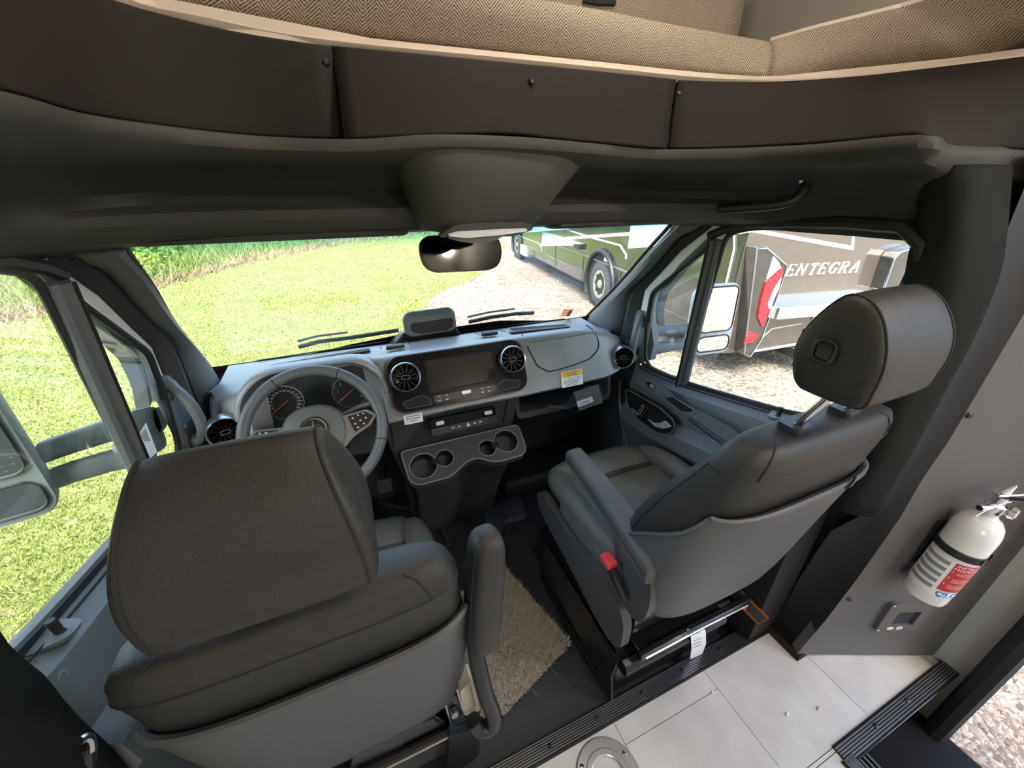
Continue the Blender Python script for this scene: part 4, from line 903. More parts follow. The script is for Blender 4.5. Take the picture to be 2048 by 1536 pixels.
obj('front_wall', MB().box(((WELLX + 1.36) / 2, WELLY + .0, -.20), (1.36 - WELLX, .03, .4)), MT['satin'], nos)
obj('side_wall', MB().box((WELLX + .01, WELLY - .5, -.2), (.02, 1.0, .42)), MT['satin'], nos)
tr = obj('tread', MB().box((1.06, WELLY - .5, -.24), (.58, 1.0, .03)), MT['treadblack'], nos); r_ = MB()
for k in range(14): r_.box((.80 + k * .018, WELLY - .5, -.222), (.007, .98, .006))
obj('tread_ribs', r_, MT['shell'], tr)
obj('door_seal', MB().tube([(1.325, .045, -.5), (1.325, .045, 1.9)], .03, 8), MT['rubber'], nos)
# ================================================================== DASHBOARD
db = thing('dashboard', 'grey van dashboard spanning the cab below the windshield', 'dashboard', (0, 1.4, .8))
# stations across the cab: x, face y (top), face y (bottom), crest z, bottom z, end shrink
def section(x):
    ax = abs(x); pas = x > 0
    binn = max(0.0, min(1.0, (x + .66) / .06)) * max(0.0, min(1.0, (-.27 - x) / .05)) if not pas else 0.0
    yf = np.interp(ax, [0, .25, .62, .73, .78, .80], [1.262, 1.262, 1.262, 1.288, 1.33, 1.40])
    yl = np.interp(ax, [0, .25, .62, .73, .78, .80], [1.186, 1.186, 1.20, 1.235, 1.30, 1.38])
    zc = np.interp(ax, [0, .25, .55, .66, .74, .80], [1.004, 1.004, 1.0, .965, .935, .90])
    zb = np.interp(ax, [0, .25, .65, .74, .80], [.800, .795, .795, .80, .86])
    if binn > 0: yf = yf * (1 - binn) + 1.315 * binn; yl = yl * (1 - binn) + 1.305 * binn
    zt = np.interp(ax, [0, .6, .8], [.965, .95, .91])
    pr = [(1.79, .872), (1.70, .905), (1.55, zt - .012), (1.42, zt + .01), (yf + .05, zc - .002), (yf + .02, zc + .001), (yf + .004, zc - .004), (yf - .004, zc - .014)]
    for t in (.12, .3, .5, .7, .88): pr.append((yf + (yl - yf) * t - .006 * math.sin(PI * t), (zc - .014) + (zb + .014 - zc + .014) * t))
    pr += [(yl - .003, zb + .014), (yl + .004, zb + .003), (yl + .02, zb), (yl + .10, zb + .0), (1.5, zb - .02)]
    return [V(x, q[0], q[1]) for q in pr]
xsn = sorted(set([-.80, -.79, -.77, -.74, -.70, -.665, -.66, -.64, -.62, -.6, -.5, -.4, -.32, -.30, -.285, -.27, -.255, -.2, -.1, 0, .1, .2, .25, .3, .4, .5, .58, .62, .66, .70, .74, .77, .79, .80]))
body = obj('dash_body', MB().grid([section(x) for x in xsn]), MT['dash'], db, angle=50)
# lower dash: centre stack face, open tray under the glove lid
def boxp(name, c, s, m, par=db, **k): return obj(name, MB().box(c, s), m, par, **k)
obj('centre_stack', MB().loft([[V(-.30, 1.225, .80), V(.235, 1.225, .80), V(.235, 1.50, .80), V(-.30, 1.50, .80)], [V(-.275, 1.29, .63), V(.235, 1.29, .63), V(.235, 1.5, .63), V(-.275, 1.5, .63)], [V(-.22, 1.40, .30), V(.22, 1.40, .30), V(.22, 1.7, .30), V(-.22, 1.7, .30)], [V(-.22, 1.55, .0), V(.22, 1.55, .0), V(.22, 1.75, .0), V(-.22, 1.75, .0)]][::-1]), MT['dashlow'], db, bevel=.01)
for x0, zt_, zb_ in ((-.262, .795, .64), (.185, .795, .64)):
    obj('stack_seam', MB().tube([V(x0, 1.222, zt_), V(x0, 1.286, zb_)], .0022, 5), MT['void'], db)
obj('knee_panel', MB().loft([[V(-.80, 1.32, .81), V(-.30, 1.28, .80), V(-.30, 1.6, .80), V(-.80, 1.6, .81)], [V(-.78, 1.36, .62), V(-.30, 1.30, .62), V(-.30, 1.6, .62), V(-.78, 1.6, .62)]][::-1]), MT['dashlow'], db, bevel=.01)
# open tray on the passenger side
tray = obj('open_tray', MB().slab(frame((.475, 1.29, .722), (1, 0, 0), (0, .12, 1)), rrect(.47, .155, .03), -.22, .012, [rrect(.44, .115, .02, cy=.006)]), MT['dashlow'], db)
boxp('tray_back', (.475, 1.50, .72), (.47, .02, .16), MT['void'], tray)
obj('tray_under', MB().loft([[V(.24, 1.30, .645), V(.72, 1.30, .65), V(.72, 1.6, .66), V(.24, 1.6, .66)], [V(.24, 1.55, .40), V(.72, 1.55, .40), V(.72, 1.72, .40), V(.24, 1.72, .40)]][::-1]), MT['dashlow'], db)
# ---- radio fascia
RU = unit((0, .075, .155)); fr = frame((0, 1.2115, .926), (1, 0, 0), RU)      # n points to the rear (towards the seats)
RW, RH = .484, .186
rfa = obj('radio_fascia', MB().slab(fr, rrect(RW, RH, .042, 8), -.004, .010), MT['gloss'], db, bevel=.002)
obj('fascia_rim', MB().tube([fr(p[0], p[1], .004) for p in rrect(RW + .004, RH + .004, .044, 8)], .003, 6, closed=True), MT['satin'], rfa)
scr = obj('screen', MB().slab(fr, rrect(.236, .1, .003, 2, cx=.003, cy=.012), .0101, .0112), MT['screen'], rfa)
obj('screen_bezel', MB().slab(fr, rrect(.248, .112, .004, 2, cx=.003, cy=.012), .0098, .0104), MT['void'], rfa)
pocketL = [(-.215, -.058), (-.15, -.046), (-.122, -.062), (-.122, -.082), (-.206, -.082)]
for k, pl in enumerate((pocketL, [(-p[0], p[1]) for p in pocketL])):
    q = obj('fascia_pocket', MB().slab(fr, rpoly(pl, .006), .0098, .0106), MT['void'], rfa)
    obj('pocket_rim', MB().tube([fr(p[0], p[1], .0108) for p in rpoly(pl, .006)], .0012, 5, closed=True), MT['apillar'], q)
strip = obj('button_strip', MB().slab(fr, rrect(.225, .024, .006, cx=.002, cy=-.068), .0098, .0118), MT['satin'], rfa)
obj('volume_roller', MB().slab(fr, rrect(.034, .012, .005, 5, cx=.003, cy=-.063), .0118, .019), MT['satinsilver'], strip, bevel=.002)
for bx_ in (-.092, -.066, .064, .088):
    for by_ in (-.061, -.075):
        obj('button_icon', MB().slab(fr, rrect(.008, .0035 if by_ < -.07 else .002, .0006, 1, cx=bx_, cy=by_), .0119, .0122), MT['lens'], strip)
def vent(o, nrm, r, par, name='air_vent', rot=0):
    """round jet vent: chrome ring, black bowl, radial fins, centre knob"""
    n_ = unit(nrm); t = V(0, 0, 1); u = unit(np.cross(t, n_)); w = np.cross(n_, u); o = np.asarray(o, float)
    ring = obj(name, MB().lathe([(r * .84, .004), (r * .86, .013), (r * .93, .017), (r * .99, .012), (r, 0), (r * 1.0, -.03)], o, n_, 40), MT['silver'], par)
    obj('vent_bowl', MB().lathe([(r * .85, .006), (r * .8, -.006), (r * .6, -.012), (.0005, -.013)], o, n_, 32), MT['gloss'], ring)
    fn = MB()
    for k in range(12):
        a = 2 * PI * k / 12 + .2; d = u * math.cos(a) + w * math.sin(a)
        fn.box(o + d * r * .53 - n_ * .004, (r * .56, .0022, .012), (d, np.cross(n_, d), n_))
    obj('vent_fins', fn, MT['satin'], ring, kind='stuff')
    obj('vent_knob', MB().slab(frame(o, u, w), rrect(r * .5, r * .26, r * .13, 5), -.012, .005), MT['gloss'], ring, bevel=.002)
    obj('knob_rim', MB().tube([frame(o, u, w)(p[0], p[1], .005) for p in rrect(r * .5, r * .26, r * .13, 5)], .0009, 5, closed=True), MT['inkgrey'], ring)
    return ring
for s in (-1, 1): vent(fr(s * .192, .022, .025), fr.n, .051, rfa)
vent((-.728, 1.225, .868), (.28, -.9, .12), .049, db)
vent((.715, 1.225, .870), (-.28, -.9, .12), .049, db)
# ---- climate strip
fc = frame((-.003, 1.203, .742), (1, 0, 0), (0, .35, 1))
cl = obj('climate_panel', MB().slab(fc, rpoly([(-.126, -.028), (.122, -.028), (.126, .028), (-.13, .028)], .006), -.03, .006), MT['gloss'], db, bevel=.002)
obj('climate_buttons', MB().slab(fc, rpoly([(-.126, -.030), (.122, -.030), (.124, -.004), (-.128, -.004)], .005), .006, .012), MT['satin'], cl, bevel=.002)
for x0 in (-.092, .094): obj('temperature_roller', MB().slab(fc, rrect(.03, .014, .005, 5, cx=x0, cy=.012), .006, .015), MT['satinsilver'], cl, bevel=.002)
obj('hazard_button', MB().slab(fc, [(.002, -.022), (.018, -.022), (.010, -.008)], .0121, .0126), MT['lens'], cl)
for x0 in (-.048, -.024, .036, .058): obj('button_icon', MB().slab(fc, rrect(.011, .004, .001, 1, cx=x0, cy=-.016), .0121, .0125), MT['lens'], cl)
# ---- stickers on the dash
fs = frame((-.187, 1.184, .806), (1, 0, 0), (0, .3, 1))
ws_ = obj('white_label', MB().slab(fs, rrect(.064, .034, .004), .003, .0036), MT['paper'], db, label='small white printed label under the radio')
for k, w_ in enumerate((.05, .046, .022)): obj('text_line', MB().slab(fs, rrect(w_, .0036, .0004, 1, cy=.009 - k * .0085), .0036, .0039), MT['inkgrey'], ws_)
fy = frame((.45, 1.199, .832), (1, .0, 0), (0, .32, 1))
yl_ = obj('airbag_label', MB().slab(fy, rrect(.098, .064, .004), .004, .0046), MT['paper'], db, label='yellow and white airbag warning label below the glove lid')
obj('yellow_band', MB().slab(fy, [(-.047, .008), (.047, .008), (.047, .030), (-.047, .030)], .0047, .0049), MT['yellow'], yl_)
for k, (tx, y0, w_, m_) in enumerate((('THIS VEHICLE IS EQUIPPED WITH', .024, .076, 'ink'), ('ADVANCED AIR BAGS', .014, .05, 'ink'), ('Even with advanced air bags', .002, .074, 'ink'))):
    obj('print', textmb(tx, .0075 if k < 3 else .0052, (lambda y0: lambda a, b, c=0: fy(a, y0 + b, c + .0051))(y0), width=w_), MT[m_], yl_)
for k in range(5): obj('text_line', MB().slab(fy, rrect((.08, .07, .072, .062, .05)[k], .0022, .0003, 1, cx=-.004, cy=-.006 - k * .0052), .0047, .0050), MT['inkgrey'], yl_)
# start button
fb_ = frame((-.288, 1.193, .822), (1, 0, 0), (0, .3, 1))
sb_ = obj('start_button', MB().slab(fb_, rrect(.038, .048, .008), -.004, .006), MT['gloss'], db)
obj('button_ring', MB().lathe([(.011, .006), (.012, .010), (.014, .010), (.015, .006)], fb_(0, .003, 0), fb_.n, 24), MT['silver'], sb_)
obj('bezel_ring', MB().tube([fb_(p[0], p[1], .006) for p in rrect(.037, .047, .008)], .0012, 5, closed=True), MT['silver'], sb_)
# ---- dash top details
for s in (-1, 1):
    c = V(.19 * s, 1.44, .985); ft_ = frame(c, (1, 0, 0), (0, 1, -.18))
    g = obj('speaker_grille', MB().slab(ft_, rpoly([(-.035, -.02), (.035, -.02), (.03, .03), (-.03, .03)], .012), -.01, .003), MT['satin'], db)
    gr = MB()
    for i in range(9):
        for j in range(5): gr.lathe([(.0001, .0012), (.0016, .001), (.002, 0)], ft_(-.028 + i * .007, -.014 + j * .009, .003), ft_.n, 6)
    obj('grille_dots', gr, MT['void'], g, kind='stuff')
    obj('grille_seam', MB().tube([ft_(-.055 * s * -1 * -1, -.045, .003), ft_(-.05 * s, .04, .003), ft_(-.04 * s, .055, .002), ft_(.045 * s, .055, .002), ft_(.055 * s, -.045, .003)], .0016, 5), MT['void'], db)
tr_ = obj('dash_tray', MB().slab(frame((.45, 1.475, .957), (1, -.05, -.03), (0, 1, -.16)), rpoly([(-.16, -.045), (.13, -.03), (.14, .02), (-.14, .05)], .02), -.01, .004), MT['void'], db)
obj('tray_rim', MB().tube([frame((.45, 1.475, .957), (1, -.05, -.03), (0, 1, -.16))(p[0], p[1], .005) for p in rpoly([(-.16, -.045), (.13, -.03), (.14, .02), (-.14, .05)], .02)], .004, 6, closed=True), MT['dash'], tr_)
t2 = obj('dash_tray', MB().slab(frame((-.42, 1.50, .955), (1, .06, .02), (0, 1, -.16)), rpoly([(-.2, -.02), (.14, -.03), (.14, .02), (-.2, .035)], .015), -.01, .004), MT['void'], db)
# demister slot line at the base of the windshield
obj('demister_slot', MB().tube([V(-.7, 1.70, .91), V(0, 1.72, .915), V(.7, 1.70, .91)], .006, 6, flat=.4), MT['void'], db)
# glove lid outline and lower lip
gl_px = [(1042, 668), (1058, 700), (1075, 733), (1098, 744), (1140, 733), (1180, 718), (1196, 700), (1198, 685), (1188, 662), (1172, 650)]
def dface(u, v):
    best = None                                   # meet the dash face along the sight line
    for y in np.linspace(1.15, 1.40, 251):
        q = P(u, v, y=y); s_ = section(float(np.clip(q[0], -.8, .8)))
        zs = [p[2] for p in s_[4:15]]; ys = [p[1] for p in s_[4:15]]
        yy = np.interp(q[2], zs[::-1], ys[::-1]) if zs[-1] < q[2] < zs[0] else (ys[0] if q[2] >= zs[0] else ys[-1])
        d = abs(yy - y)
        if best is None or d < best[0]: best = (d, q)
    return best[1]
obj('glove_lid_gap', MB().tube([dface(*p) + V(0, -.001, .001) for p in rpoly(gl_px, 6, 2)[1:-1]], .0022, 5), MT['void'], db)
obj('glove_lid_crease', MB().tube([dface(*p) + V(0, -.0005, .0) for p in ((1060, 685), (1120, 676), (1172, 668))], .0012, 5), MT['dashlow'], db)
# ---- instrument cluster in its binnacle
bc_ = V(-.468, 1.30, .90); fcl = frame((-.468, 1.298, .905), (1, 0, 0), (0, .22, 1))
cl_loop = rpoly([(-.185, -.085), (.185, -.085), (.19, .02), (.13, .085), (-.12, .085), (-.19, .02)], .05, 6)
cf_ = obj('instrument_cluster', MB().slab(fcl, cl_loop, -.02, .004), MT['satin'], db)
hl0 = [fcl(p[0] * 1.02, p[1] * 1.04, .0) for p in cl_loop]; hl1 = [fcl(p[0] * 1.10, p[1] * 1.14 + .006, .085 if p[1] > -.03 else .03) for p in cl_loop]; hl2 = [fcl(p[0] * 1.2, p[1] * 1.28 + .008, .075 if p[1] > -.03 else .02) for p in cl_loop]; hl3 = [fcl(p[0] * 1.24, p[1] * 1.30 + .008, .0) for p in cl_loop]
obj('binnacle_hood', MB().loft([hl0, hl1, [p * .5 + q * .5 + fcl.n * .006 for p, q in zip(hl1, hl2)], hl2, hl3], True, False), MT['dash'], db, angle=60)
obj('cluster_display', MB().slab(fcl, rrect(.085, .13, .004, 2, cy=.0), .004, .006), mat('display', (.014, .017, .014), .15), cf_)
for k, cx in enumerate((-.1, .098)):
    o = fcl(cx, -.008, .004)
    dial = obj('gauge_dial', MB().lathe([(.0001, .002), (.054, .002), (.056, .0)], o, fcl.n, 36), MT['void'], cf_)
    obj('gauge_ring', MB().lathe([(.053, .002), (.0545, .005), (.0565, .005), (.058, 0)], o, fcl.n, 40), MT['silver'], dial)
    a0 = math.radians(215); nd = V(*fcl.ux) * math.cos(a0) + V(*fcl.uy) * math.sin(a0)
    obj('needle', MB().box(o + fcl.n * .006 + nd * .016, (.056, .0022, .001), (nd, np.cross(fcl.n, nd), fcl.n)), MT['needle'], dial)
    tk = MB(); nt_ = 17 if k == 0 else 9
    for i in range(nt_):
        a = math.radians(215 - 250 * i / (nt_ - 1)); d = fcl.ux * math.cos(a) + fcl.uy * math.sin(a)
        tk.box(o + d * .049 + fcl.n * .0035, (.005, .001, .0006), (d, np.cross(fcl.n, d), fcl.n))
    obj('gauge_ticks', tk, MT['lens'], dial, kind='stuff')
    vals = [str(v_) for v_ in range(10, 160, 10)] if k == 0 else ['0', '1', '2', '3', '4', '5', '6']
    nm = MB()
    for i, s_ in enumerate(vals):
        a = math.radians(215 - 250 * (i + (1 if k == 0 else 0)) / (len(vals) + (0 if k == 0 else -1))); d = (math.cos(a) * .0395, math.sin(a) * .0395)
        nm = merge(nm, textmb(s_, .0085 if k == 0 else .011, (lambda d, o: lambda x_, y_, c=0: o + fcl.ux * (d[0] + x_) + fcl.uy * (d[1] + y_) + fcl.n * (.004 + c))(d, o)))
    obj('gauge_numbers', nm, MT['lens'], dial, kind='stuff')
# ---- steering wheel
SWC = V(-.474, 1.09, .885); tilt = math.radians(37); SU = V(0, math.sin(tilt), math.cos(tilt)); fw = frame(SWC, (1, 0, 0), SU)
sw_ = thing('steering_wheel', 'grey leather steering wheel with silver spokes in front of the cluster', 'steering wheel', tuple(SWC))
R0 = .182; rim = [fw(R0 * math.cos(t), R0 * math.sin(t)) for t in np.linspace(0, 2 * PI, 65)[:-1]]
obj('rim', MB().tube(rim, .0165, 12, closed=True), mat('wheelleather', (.11, .118, .122), .42, bump=('leather', 900, .12)), sw_)
for a in (62, 118, 200, 340):
    a = math.radians(a); c = fw(R0 * math.cos(a), R0 * math.sin(a)); d = fw.ux * math.cos(a) + fw.uy * math.sin(a)
    obj('rim_seam', MB().tube([c + (d * math.cos(t) + fw.n * math.sin(t)) * .0167 for t in np.linspace(0, 2 * PI, 17)[:-1]], .0012, 4, closed=True), MT['void'], sw_)
hub = [sel(fw(0, -.004, c), fw.ux, fw.uy, a, b, 2.3, 32) for c, a, b in ((-.05, .05, .05), (-.01, .083, .078), (.008, .086, .08), (.02, .078, .072), (.027, .055, .05), (.03, .02, .02))]
hb = obj('hub', MB().loft(hub), MT['apillar'], sw_)
obj('hub_recess', MB().lathe([(.0001, .001), (.036, .001), (.04, -.004)], fw(0, 0, .031), fw.n, 32), MT['satin'], hb)
obj('emblem_ring', MB().lathe([(.029, .0), (.030, .004), (.034, .004), (.035, 0)], fw(0, 0, .032), fw.n, 36), MT['chrome'], hb)
em = MB()
for k in range(3):
    a = math.radians(90 + 120 * k); d = (math.cos(a), math.sin(a)); p = (-d[1], d[0])
    em.slab(lambda a_, b_, c=0: fw(a_, b_, .033 + c), [(d[0] * .031, d[1] * .031), (p[0] * .005, p[1] * .005), (-d[0] * .003, -d[1] * .003), (-p[0] * .005, -p[1] * .005)], 0, .004)
obj('emblem_star', em, MT['chrome'], hb)
for s in (-1, 1):
    sp = [(s * .07, .026), (s * .145, .034), (s * .172, .012), (s * .150, -.016), (s * .098, -.04), (s * .062, -.072), (s * .05, -.06)]
    k_ = obj('spoke', MB().slab(lambda a_, b_, c=0: fw(a_, b_, c), rpoly(sp, .006), -.006, .014), MT['silver'], sw_, bevel=.004)
    bt = [(s * .09, .022), (s * .14, .028), (s * .162, .01), (s * .145, -.010), (s * .104, -.028)]
    kp = obj('switch_pad', MB().slab(lambda a_, b_, c=0: fw(a_, b_, c), rpoly(bt, .004), .014, .018), MT['satin'], k_)
    for (x0, y0) in ((.104, .014), (.12, .02), (.135, .022), (.108, -.004), (.124, .003), (.14, .008), (.114, -.016), (.132, -.008)):
        obj('switch_icon', MB().slab(lambda a_, b_, c=0: fw(a_, b_, c), rrect(.006, .004, .001, 1, cx=s * x0, cy=y0), .018, .0186), MT['lens'], kp)
obj('lower_spoke', MB().slab(lambda a_, b_, c=0: fw(a_, b_, c), rpoly([(-.03, -.06), (.03, -.06), (.022, -.172), (-.022, -.172)], .01), -.008, .01), MT['silver'], sw_, bevel=.004)
obj('column', MB().loft([sel(fw(0, -.01, -.03), fw.ux, fw.uy, .06, .05, 3), sel(fw(0, -.01, -.12), fw.ux, fw.uy, .075, .06, 3), sel(fw(0, -.015, -.24), fw.ux, fw.uy, .07, .055, 3)][::-1]), MT['satin'], sw_)
obj('stalk_lever', MB().tube([fw(-.05, .01, -.05), fw(-.13, .0, -.045), fw(-.175, -.02, -.04)], [.009, .008, .010], 8), MT['satin'], sw_)
obj('gear_lever', MB().tube([fw(.05, .03, -.05), fw(.12, .055, -.045), fw(.155, .058, -.04)], [.008, .007, .009], 8), MT['silver'], sw_)
# ---- cup-holder console
CT = frame((0, 1.217, .587), (1, 0, 0), (0, .115, .0655))        # u right, v towards the windshield, n up
outl = [(-.243, .066), (.247, .066), (.243, -.03), (.236, -.058), (.215, -.072), (.12, -.074), (.085, -.066), (.04, -.036), (-.005, -.036), (-.05, -.062), (-.085, -.082), (-.205, -.082), (-.232, -.062)]
outl = [tuple(p) for p in rpoly(outl, .02, 4)]
cups = [(-.172, -.012, .050), (-.088, -.002, .034), (.087, -.004, .034), (.172, .006, .049)]
ch = thing('cup_holder_console', 'dark grey console with four cup holders under the centre stack', 'console', (0, 1.2, .5))
obj('top_plate', MB().slab(CT, outl, -.045, 0, [circ(c[2], 32, c[0], c[1]) for c in cups]), MT['dashlow'], ch, angle=30)
obj('edge_line', MB().tube([CT(p[0], p[1], -.0005) for p in outl], .0025, 5, closed=True), MT['dash'], ch)
for c in cups:
    w_ = obj('cup_well', MB().lathe([(c[2], .0), (c[2] * .97, -.03), (c[2] * .9, -.07), (.0003, -.072)], CT(c[0], c[1], 0), CT.n, 32), MT['satin'], ch)
    obj('cup_rim', MB().lathe([(c[2] - .001, -.003), (c[2] + .0005, .0012), (c[2] + .003, .0006)], CT(c[0], c[1], 0), CT.n, 32), MT['dash'], w_)
for a, b in ((0, 1), (3, 2)):   # the notch joining each pair
    ca, cb = np.array(cups[a][:2]), np.array(cups[b][:2]); d = unit(cb - ca); m_ = ca + d * (cups[a][2] + (np.linalg.norm(cb - ca) - cups[a][2] - cups[b][2]) / 2)
    obj('cup_notch', MB().slab(CT, [tuple(m_ + d * x_ + np.array([-d[1], d[0]]) * y_) for x_, y_ in ((-.014, -.012), (.012, -.012), (.012, .012), (-.014, .012))], -.04, .0012), MT['satin'], ch)
und = [(p[0] * .96, p[1] * .9 + .004) for p in outl]
obj('console_body', MB().loft([[CT(p[0] * .95, p[1] * .9 + .004, -.045) for p in outl], [CT(p[0] * .9, p[1] * .8 + .03, -.12) for p in outl], [V(CT(p[0] * .8, 0, 0)[0], 1.42 + p[1] * .7, .22) for p in outl], [V(p[0] * .8, 1.5 + p[1] * .7, .0) for p in outl]], True, True), MT['dashlow'], ch)
# curved bin rim at the floor
obj('bin_rail', MB().tube(spline([P(758, 1004, z=.06), P(800, 1014, z=.04), P(850, 1018, z=.03), P(900, 1006, z=.03), P(960, 985, z=.04), P(1000, 962, z=.08), P(1010, 945, z=.14)], 5), .011, 8), MT['mat'], ch)
# ---- sensor pod on the dash top
pd = thing('sensor_pod', 'dark windshield sensor pod standing on the dash below the mirror', 'sensor', (-.02, 1.58, .93))
fpd = frame((-.022, 1.575, 1.02), (1, 0, .02), (0, .28, 1))
rows = [[fpd(p[0], p[1], c) for p in rrect(w_, h_, r_, 6, cy=dy)] for c, w_, h_, r_, dy in ((-.10, .17, .07, .03, -.03), (-.05, .205, .092, .035, -.008), (-.012, .222, .105, .036, 0), (.0, .216, .099, .034, 0), (.004, .196, .079, .028, 0))]
obj('pod_shell', MB().loft(rows), MT['apillar'], pd)
gp = obj('pod_grille', MB().slab(fpd, rpoly([(-.085, .004), (.098, .004), (.092, -.03), (.07, -.043), (-.055, -.043), (-.085, -.028)], .014), .003, .006), MT['void'], pd)
for k in range(6):
    y0 = -.002 - k * .0068; obj('grille_slat', MB().box(fpd(.004, y0, .007), (.172 - (.03 if k > 3 else 0), .0018, .003), (fpd.ux, fpd.uy, fpd.n)), MT['satin'], gp)
obj('pod_foot', MB().loft([[V(-.20, 1.62, .90), V(.13, 1.62, .90), V(.13, 1.75, .89), V(-.20, 1.75, .89)], [V(-.14, 1.585, .985), V(.09, 1.58, .985), V(.09, 1.66, .97), V(-.14, 1.66, .97)]]), MT['satin'], pd, bevel=.01)
# ---- rear-view mirror
rvm = thing('rear_view_mirror', 'black rear-view mirror hanging under the overhead console', 'mirror', (-.03, .98, 1.41))
fm = frame((-.032, .985, 1.366), (1, .03, -.012), (0, .18, 1))
mo = [(-.106, .030), (-.085, .045), (.085, .045), (.106, .026), (.108, -.01), (.096, -.036), (.07, -.046), (-.075, -.043), (-.1, -.03), (-.109, -.0)]
mo = [tuple(p) for p in rpoly(mo, .02, 4)]
obj('mirror_housing', MB().loft([[fm(p[0] * k, p[1] * k, c) for p in mo] for c, k in ((-.03, .6), (-.018, .93), (-.004, 1.0), (.004, .985))]), MT['gloss'], rvm)
obj('mirror_glass', MB().slab(fm, [(p[0] * .95, p[1] * .9) for p in mo], .003, .0055), MT['dimmirror'], rvm)
obj('mirror_stem', MB().tube([fm(0, .0, -.02), fm(0, .03, -.04), V(-.03, 1.05, 1.43)], .012, 8), MT['satin'], rvm)
# ---- black card holder with a white tag, standing in the open tray
cd = thing('key_card_holder', 'folded black card holder with white tag in the passenger tray', 'card holder', tuple(P(1180, 800, y=1.22)))
A0, A1, A2, A3 = [P(*p, y=1.215) for p in ((1147, 784), (1197, 768), (1201, 801), (1154, 817))]
hold = MB(); nrm_ = V(0, -1, .1)
hold.poly([A0, A1, A2 + V(0, -.02, 0), A3 + V(0, -.02, 0)], .003, (0, 1, 0)); hold.poly([A0, A3 + V(-.012, .06, -.0), A2 + V(-.012, .06, 0), A1], .003, (0, -1, 0))
obj('cover', hold, MT['leathersmlit'], cd)
q = [P(*p, y=1.198) for p in ((1153, 803), (1184, 793), (1187, 803), (1156, 815))]
tg = obj('white_tag', MB().poly(q, .0006, (0, -1, 0)), MT['paper'], cd); ft3 = frame(np.mean(q, 0) + V(0, -.0015, 0), q[1] - q[0], q[0] - q[3])
obj('print', textmb('V12LM156', .013, ft3, width=.042), MT['ink'], tg)
obj('cord', MB().tube([P(1095, 811, y=1.24), P(1120, 815, y=1.23), P(1140, 817, y=1.215)], .0012, 5), MT['inkgrey'], cd)
# pedals and stalk in the driver footwell
pe = thing('pedal', 'dark brake pedal in the driver footwell', 'pedal', tuple(P(775, 975, y=1.30)))
obj('pedal_arm', MB().tube([P(772, 930, y=1.45), P(772, 965, y=1.34)], .01, 8), MT['blackmetal'], pe)
obj('pedal_pad', MB().box(P(770, 972, y=1.32), (.06, .012, .06), (V(1, 0, 0), V(0, 1, -.5), V(0, .5, 1))), MT['rubber'], pe, bevel=.005)
# ---- A-pillar grab handles
for s, lab in ((-1, 'grey grab handle on the driver A-pillar'), (1, 'grey grab handle on the passenger A-pillar')):
    g = thing('pillar_grab_handle', lab, 'grab handle', (.84 * s, 1.29, .92), 'A-pillar grab handles')
    pth = [V(-.842, 1.285, 1.03), V(-.815, 1.265, 1.005), V(-.79, 1.25, .96), V(-.785, 1.25, .90), V(-.80, 1.265, .85), V(-.83, 1.28, .825)]
    mbh = MB().tube(spline(pth, 4), [.019 if (i < 3 or i > 17) else .0155 for i in range(21)], 10)
    bs = MB().loft([[V(-.86, 1.24, 1.05), V(-.855, 1.33, 1.05), V(-.85, 1.34, .80), V(-.86, 1.24, .80)], [V(-.835, 1.25, 1.04), V(-.832, 1.32, 1.04), V(-.832, 1.33, .81), V(-.838, 1.25, .81)]])
    obj('base', bs if s < 0 else bs.mirror(), MT['doortrim'], g, bevel=.006)
    obj('grip', mbh if s < 0 else mbh.mirror(), MT['doortrim'], g)
    for z in (.985, .885):
        sc_ = MB().lathe([(.0, .004), (.006, .003), (.009, 0)], V(-.832, 1.265, z), (1, -.4, 0), 12); obj('cover_screw', sc_ if s < 0 else sc_.mirror(), MT['apillar'], g)
# ================================================================== SEATS
BACK = [(.43, .455, .63, .20), (.47, .435, .65, .235), (.55, .415, .66, .25), (.65, .395, .645, .255), (.76, .374, .60, .256), (.88, .350, .535, .252), (.965, .335, .48, .24), (1.02, .327, .445, .238), (1.052, .325, .43, .230), (1.074, .330, .418, .216), (1.084, .343, .403, .192)]
HEAD0 = [(0, .095, .030, -.004), (.006, .110, .045, -.002), (.02, .120, .056, 0), (.06, .131, .066, .003), (.11, .136, .071, .006), (.16, .135, .071, .010), (.20, .127, .067, .012), (.23, .110, .057, .013), (.247, .085, .042, .013), (.255, .045, .022, .013)]
HPX = [(1592, 745), (1600, 690), (1632, 640), (1690, 593), (1735, 600), (1765, 635), (1778, 690), (1772, 740), (1750, 785), (1727, 815), (1680, 806), (1620, 782), (1600, 770)]
HPROF = [P(u, v, x=.40)[1:] for u, v in HPX]; _hc = np.mean(HPROF, 0); HPROF = [q - _hc for q in HPROF]
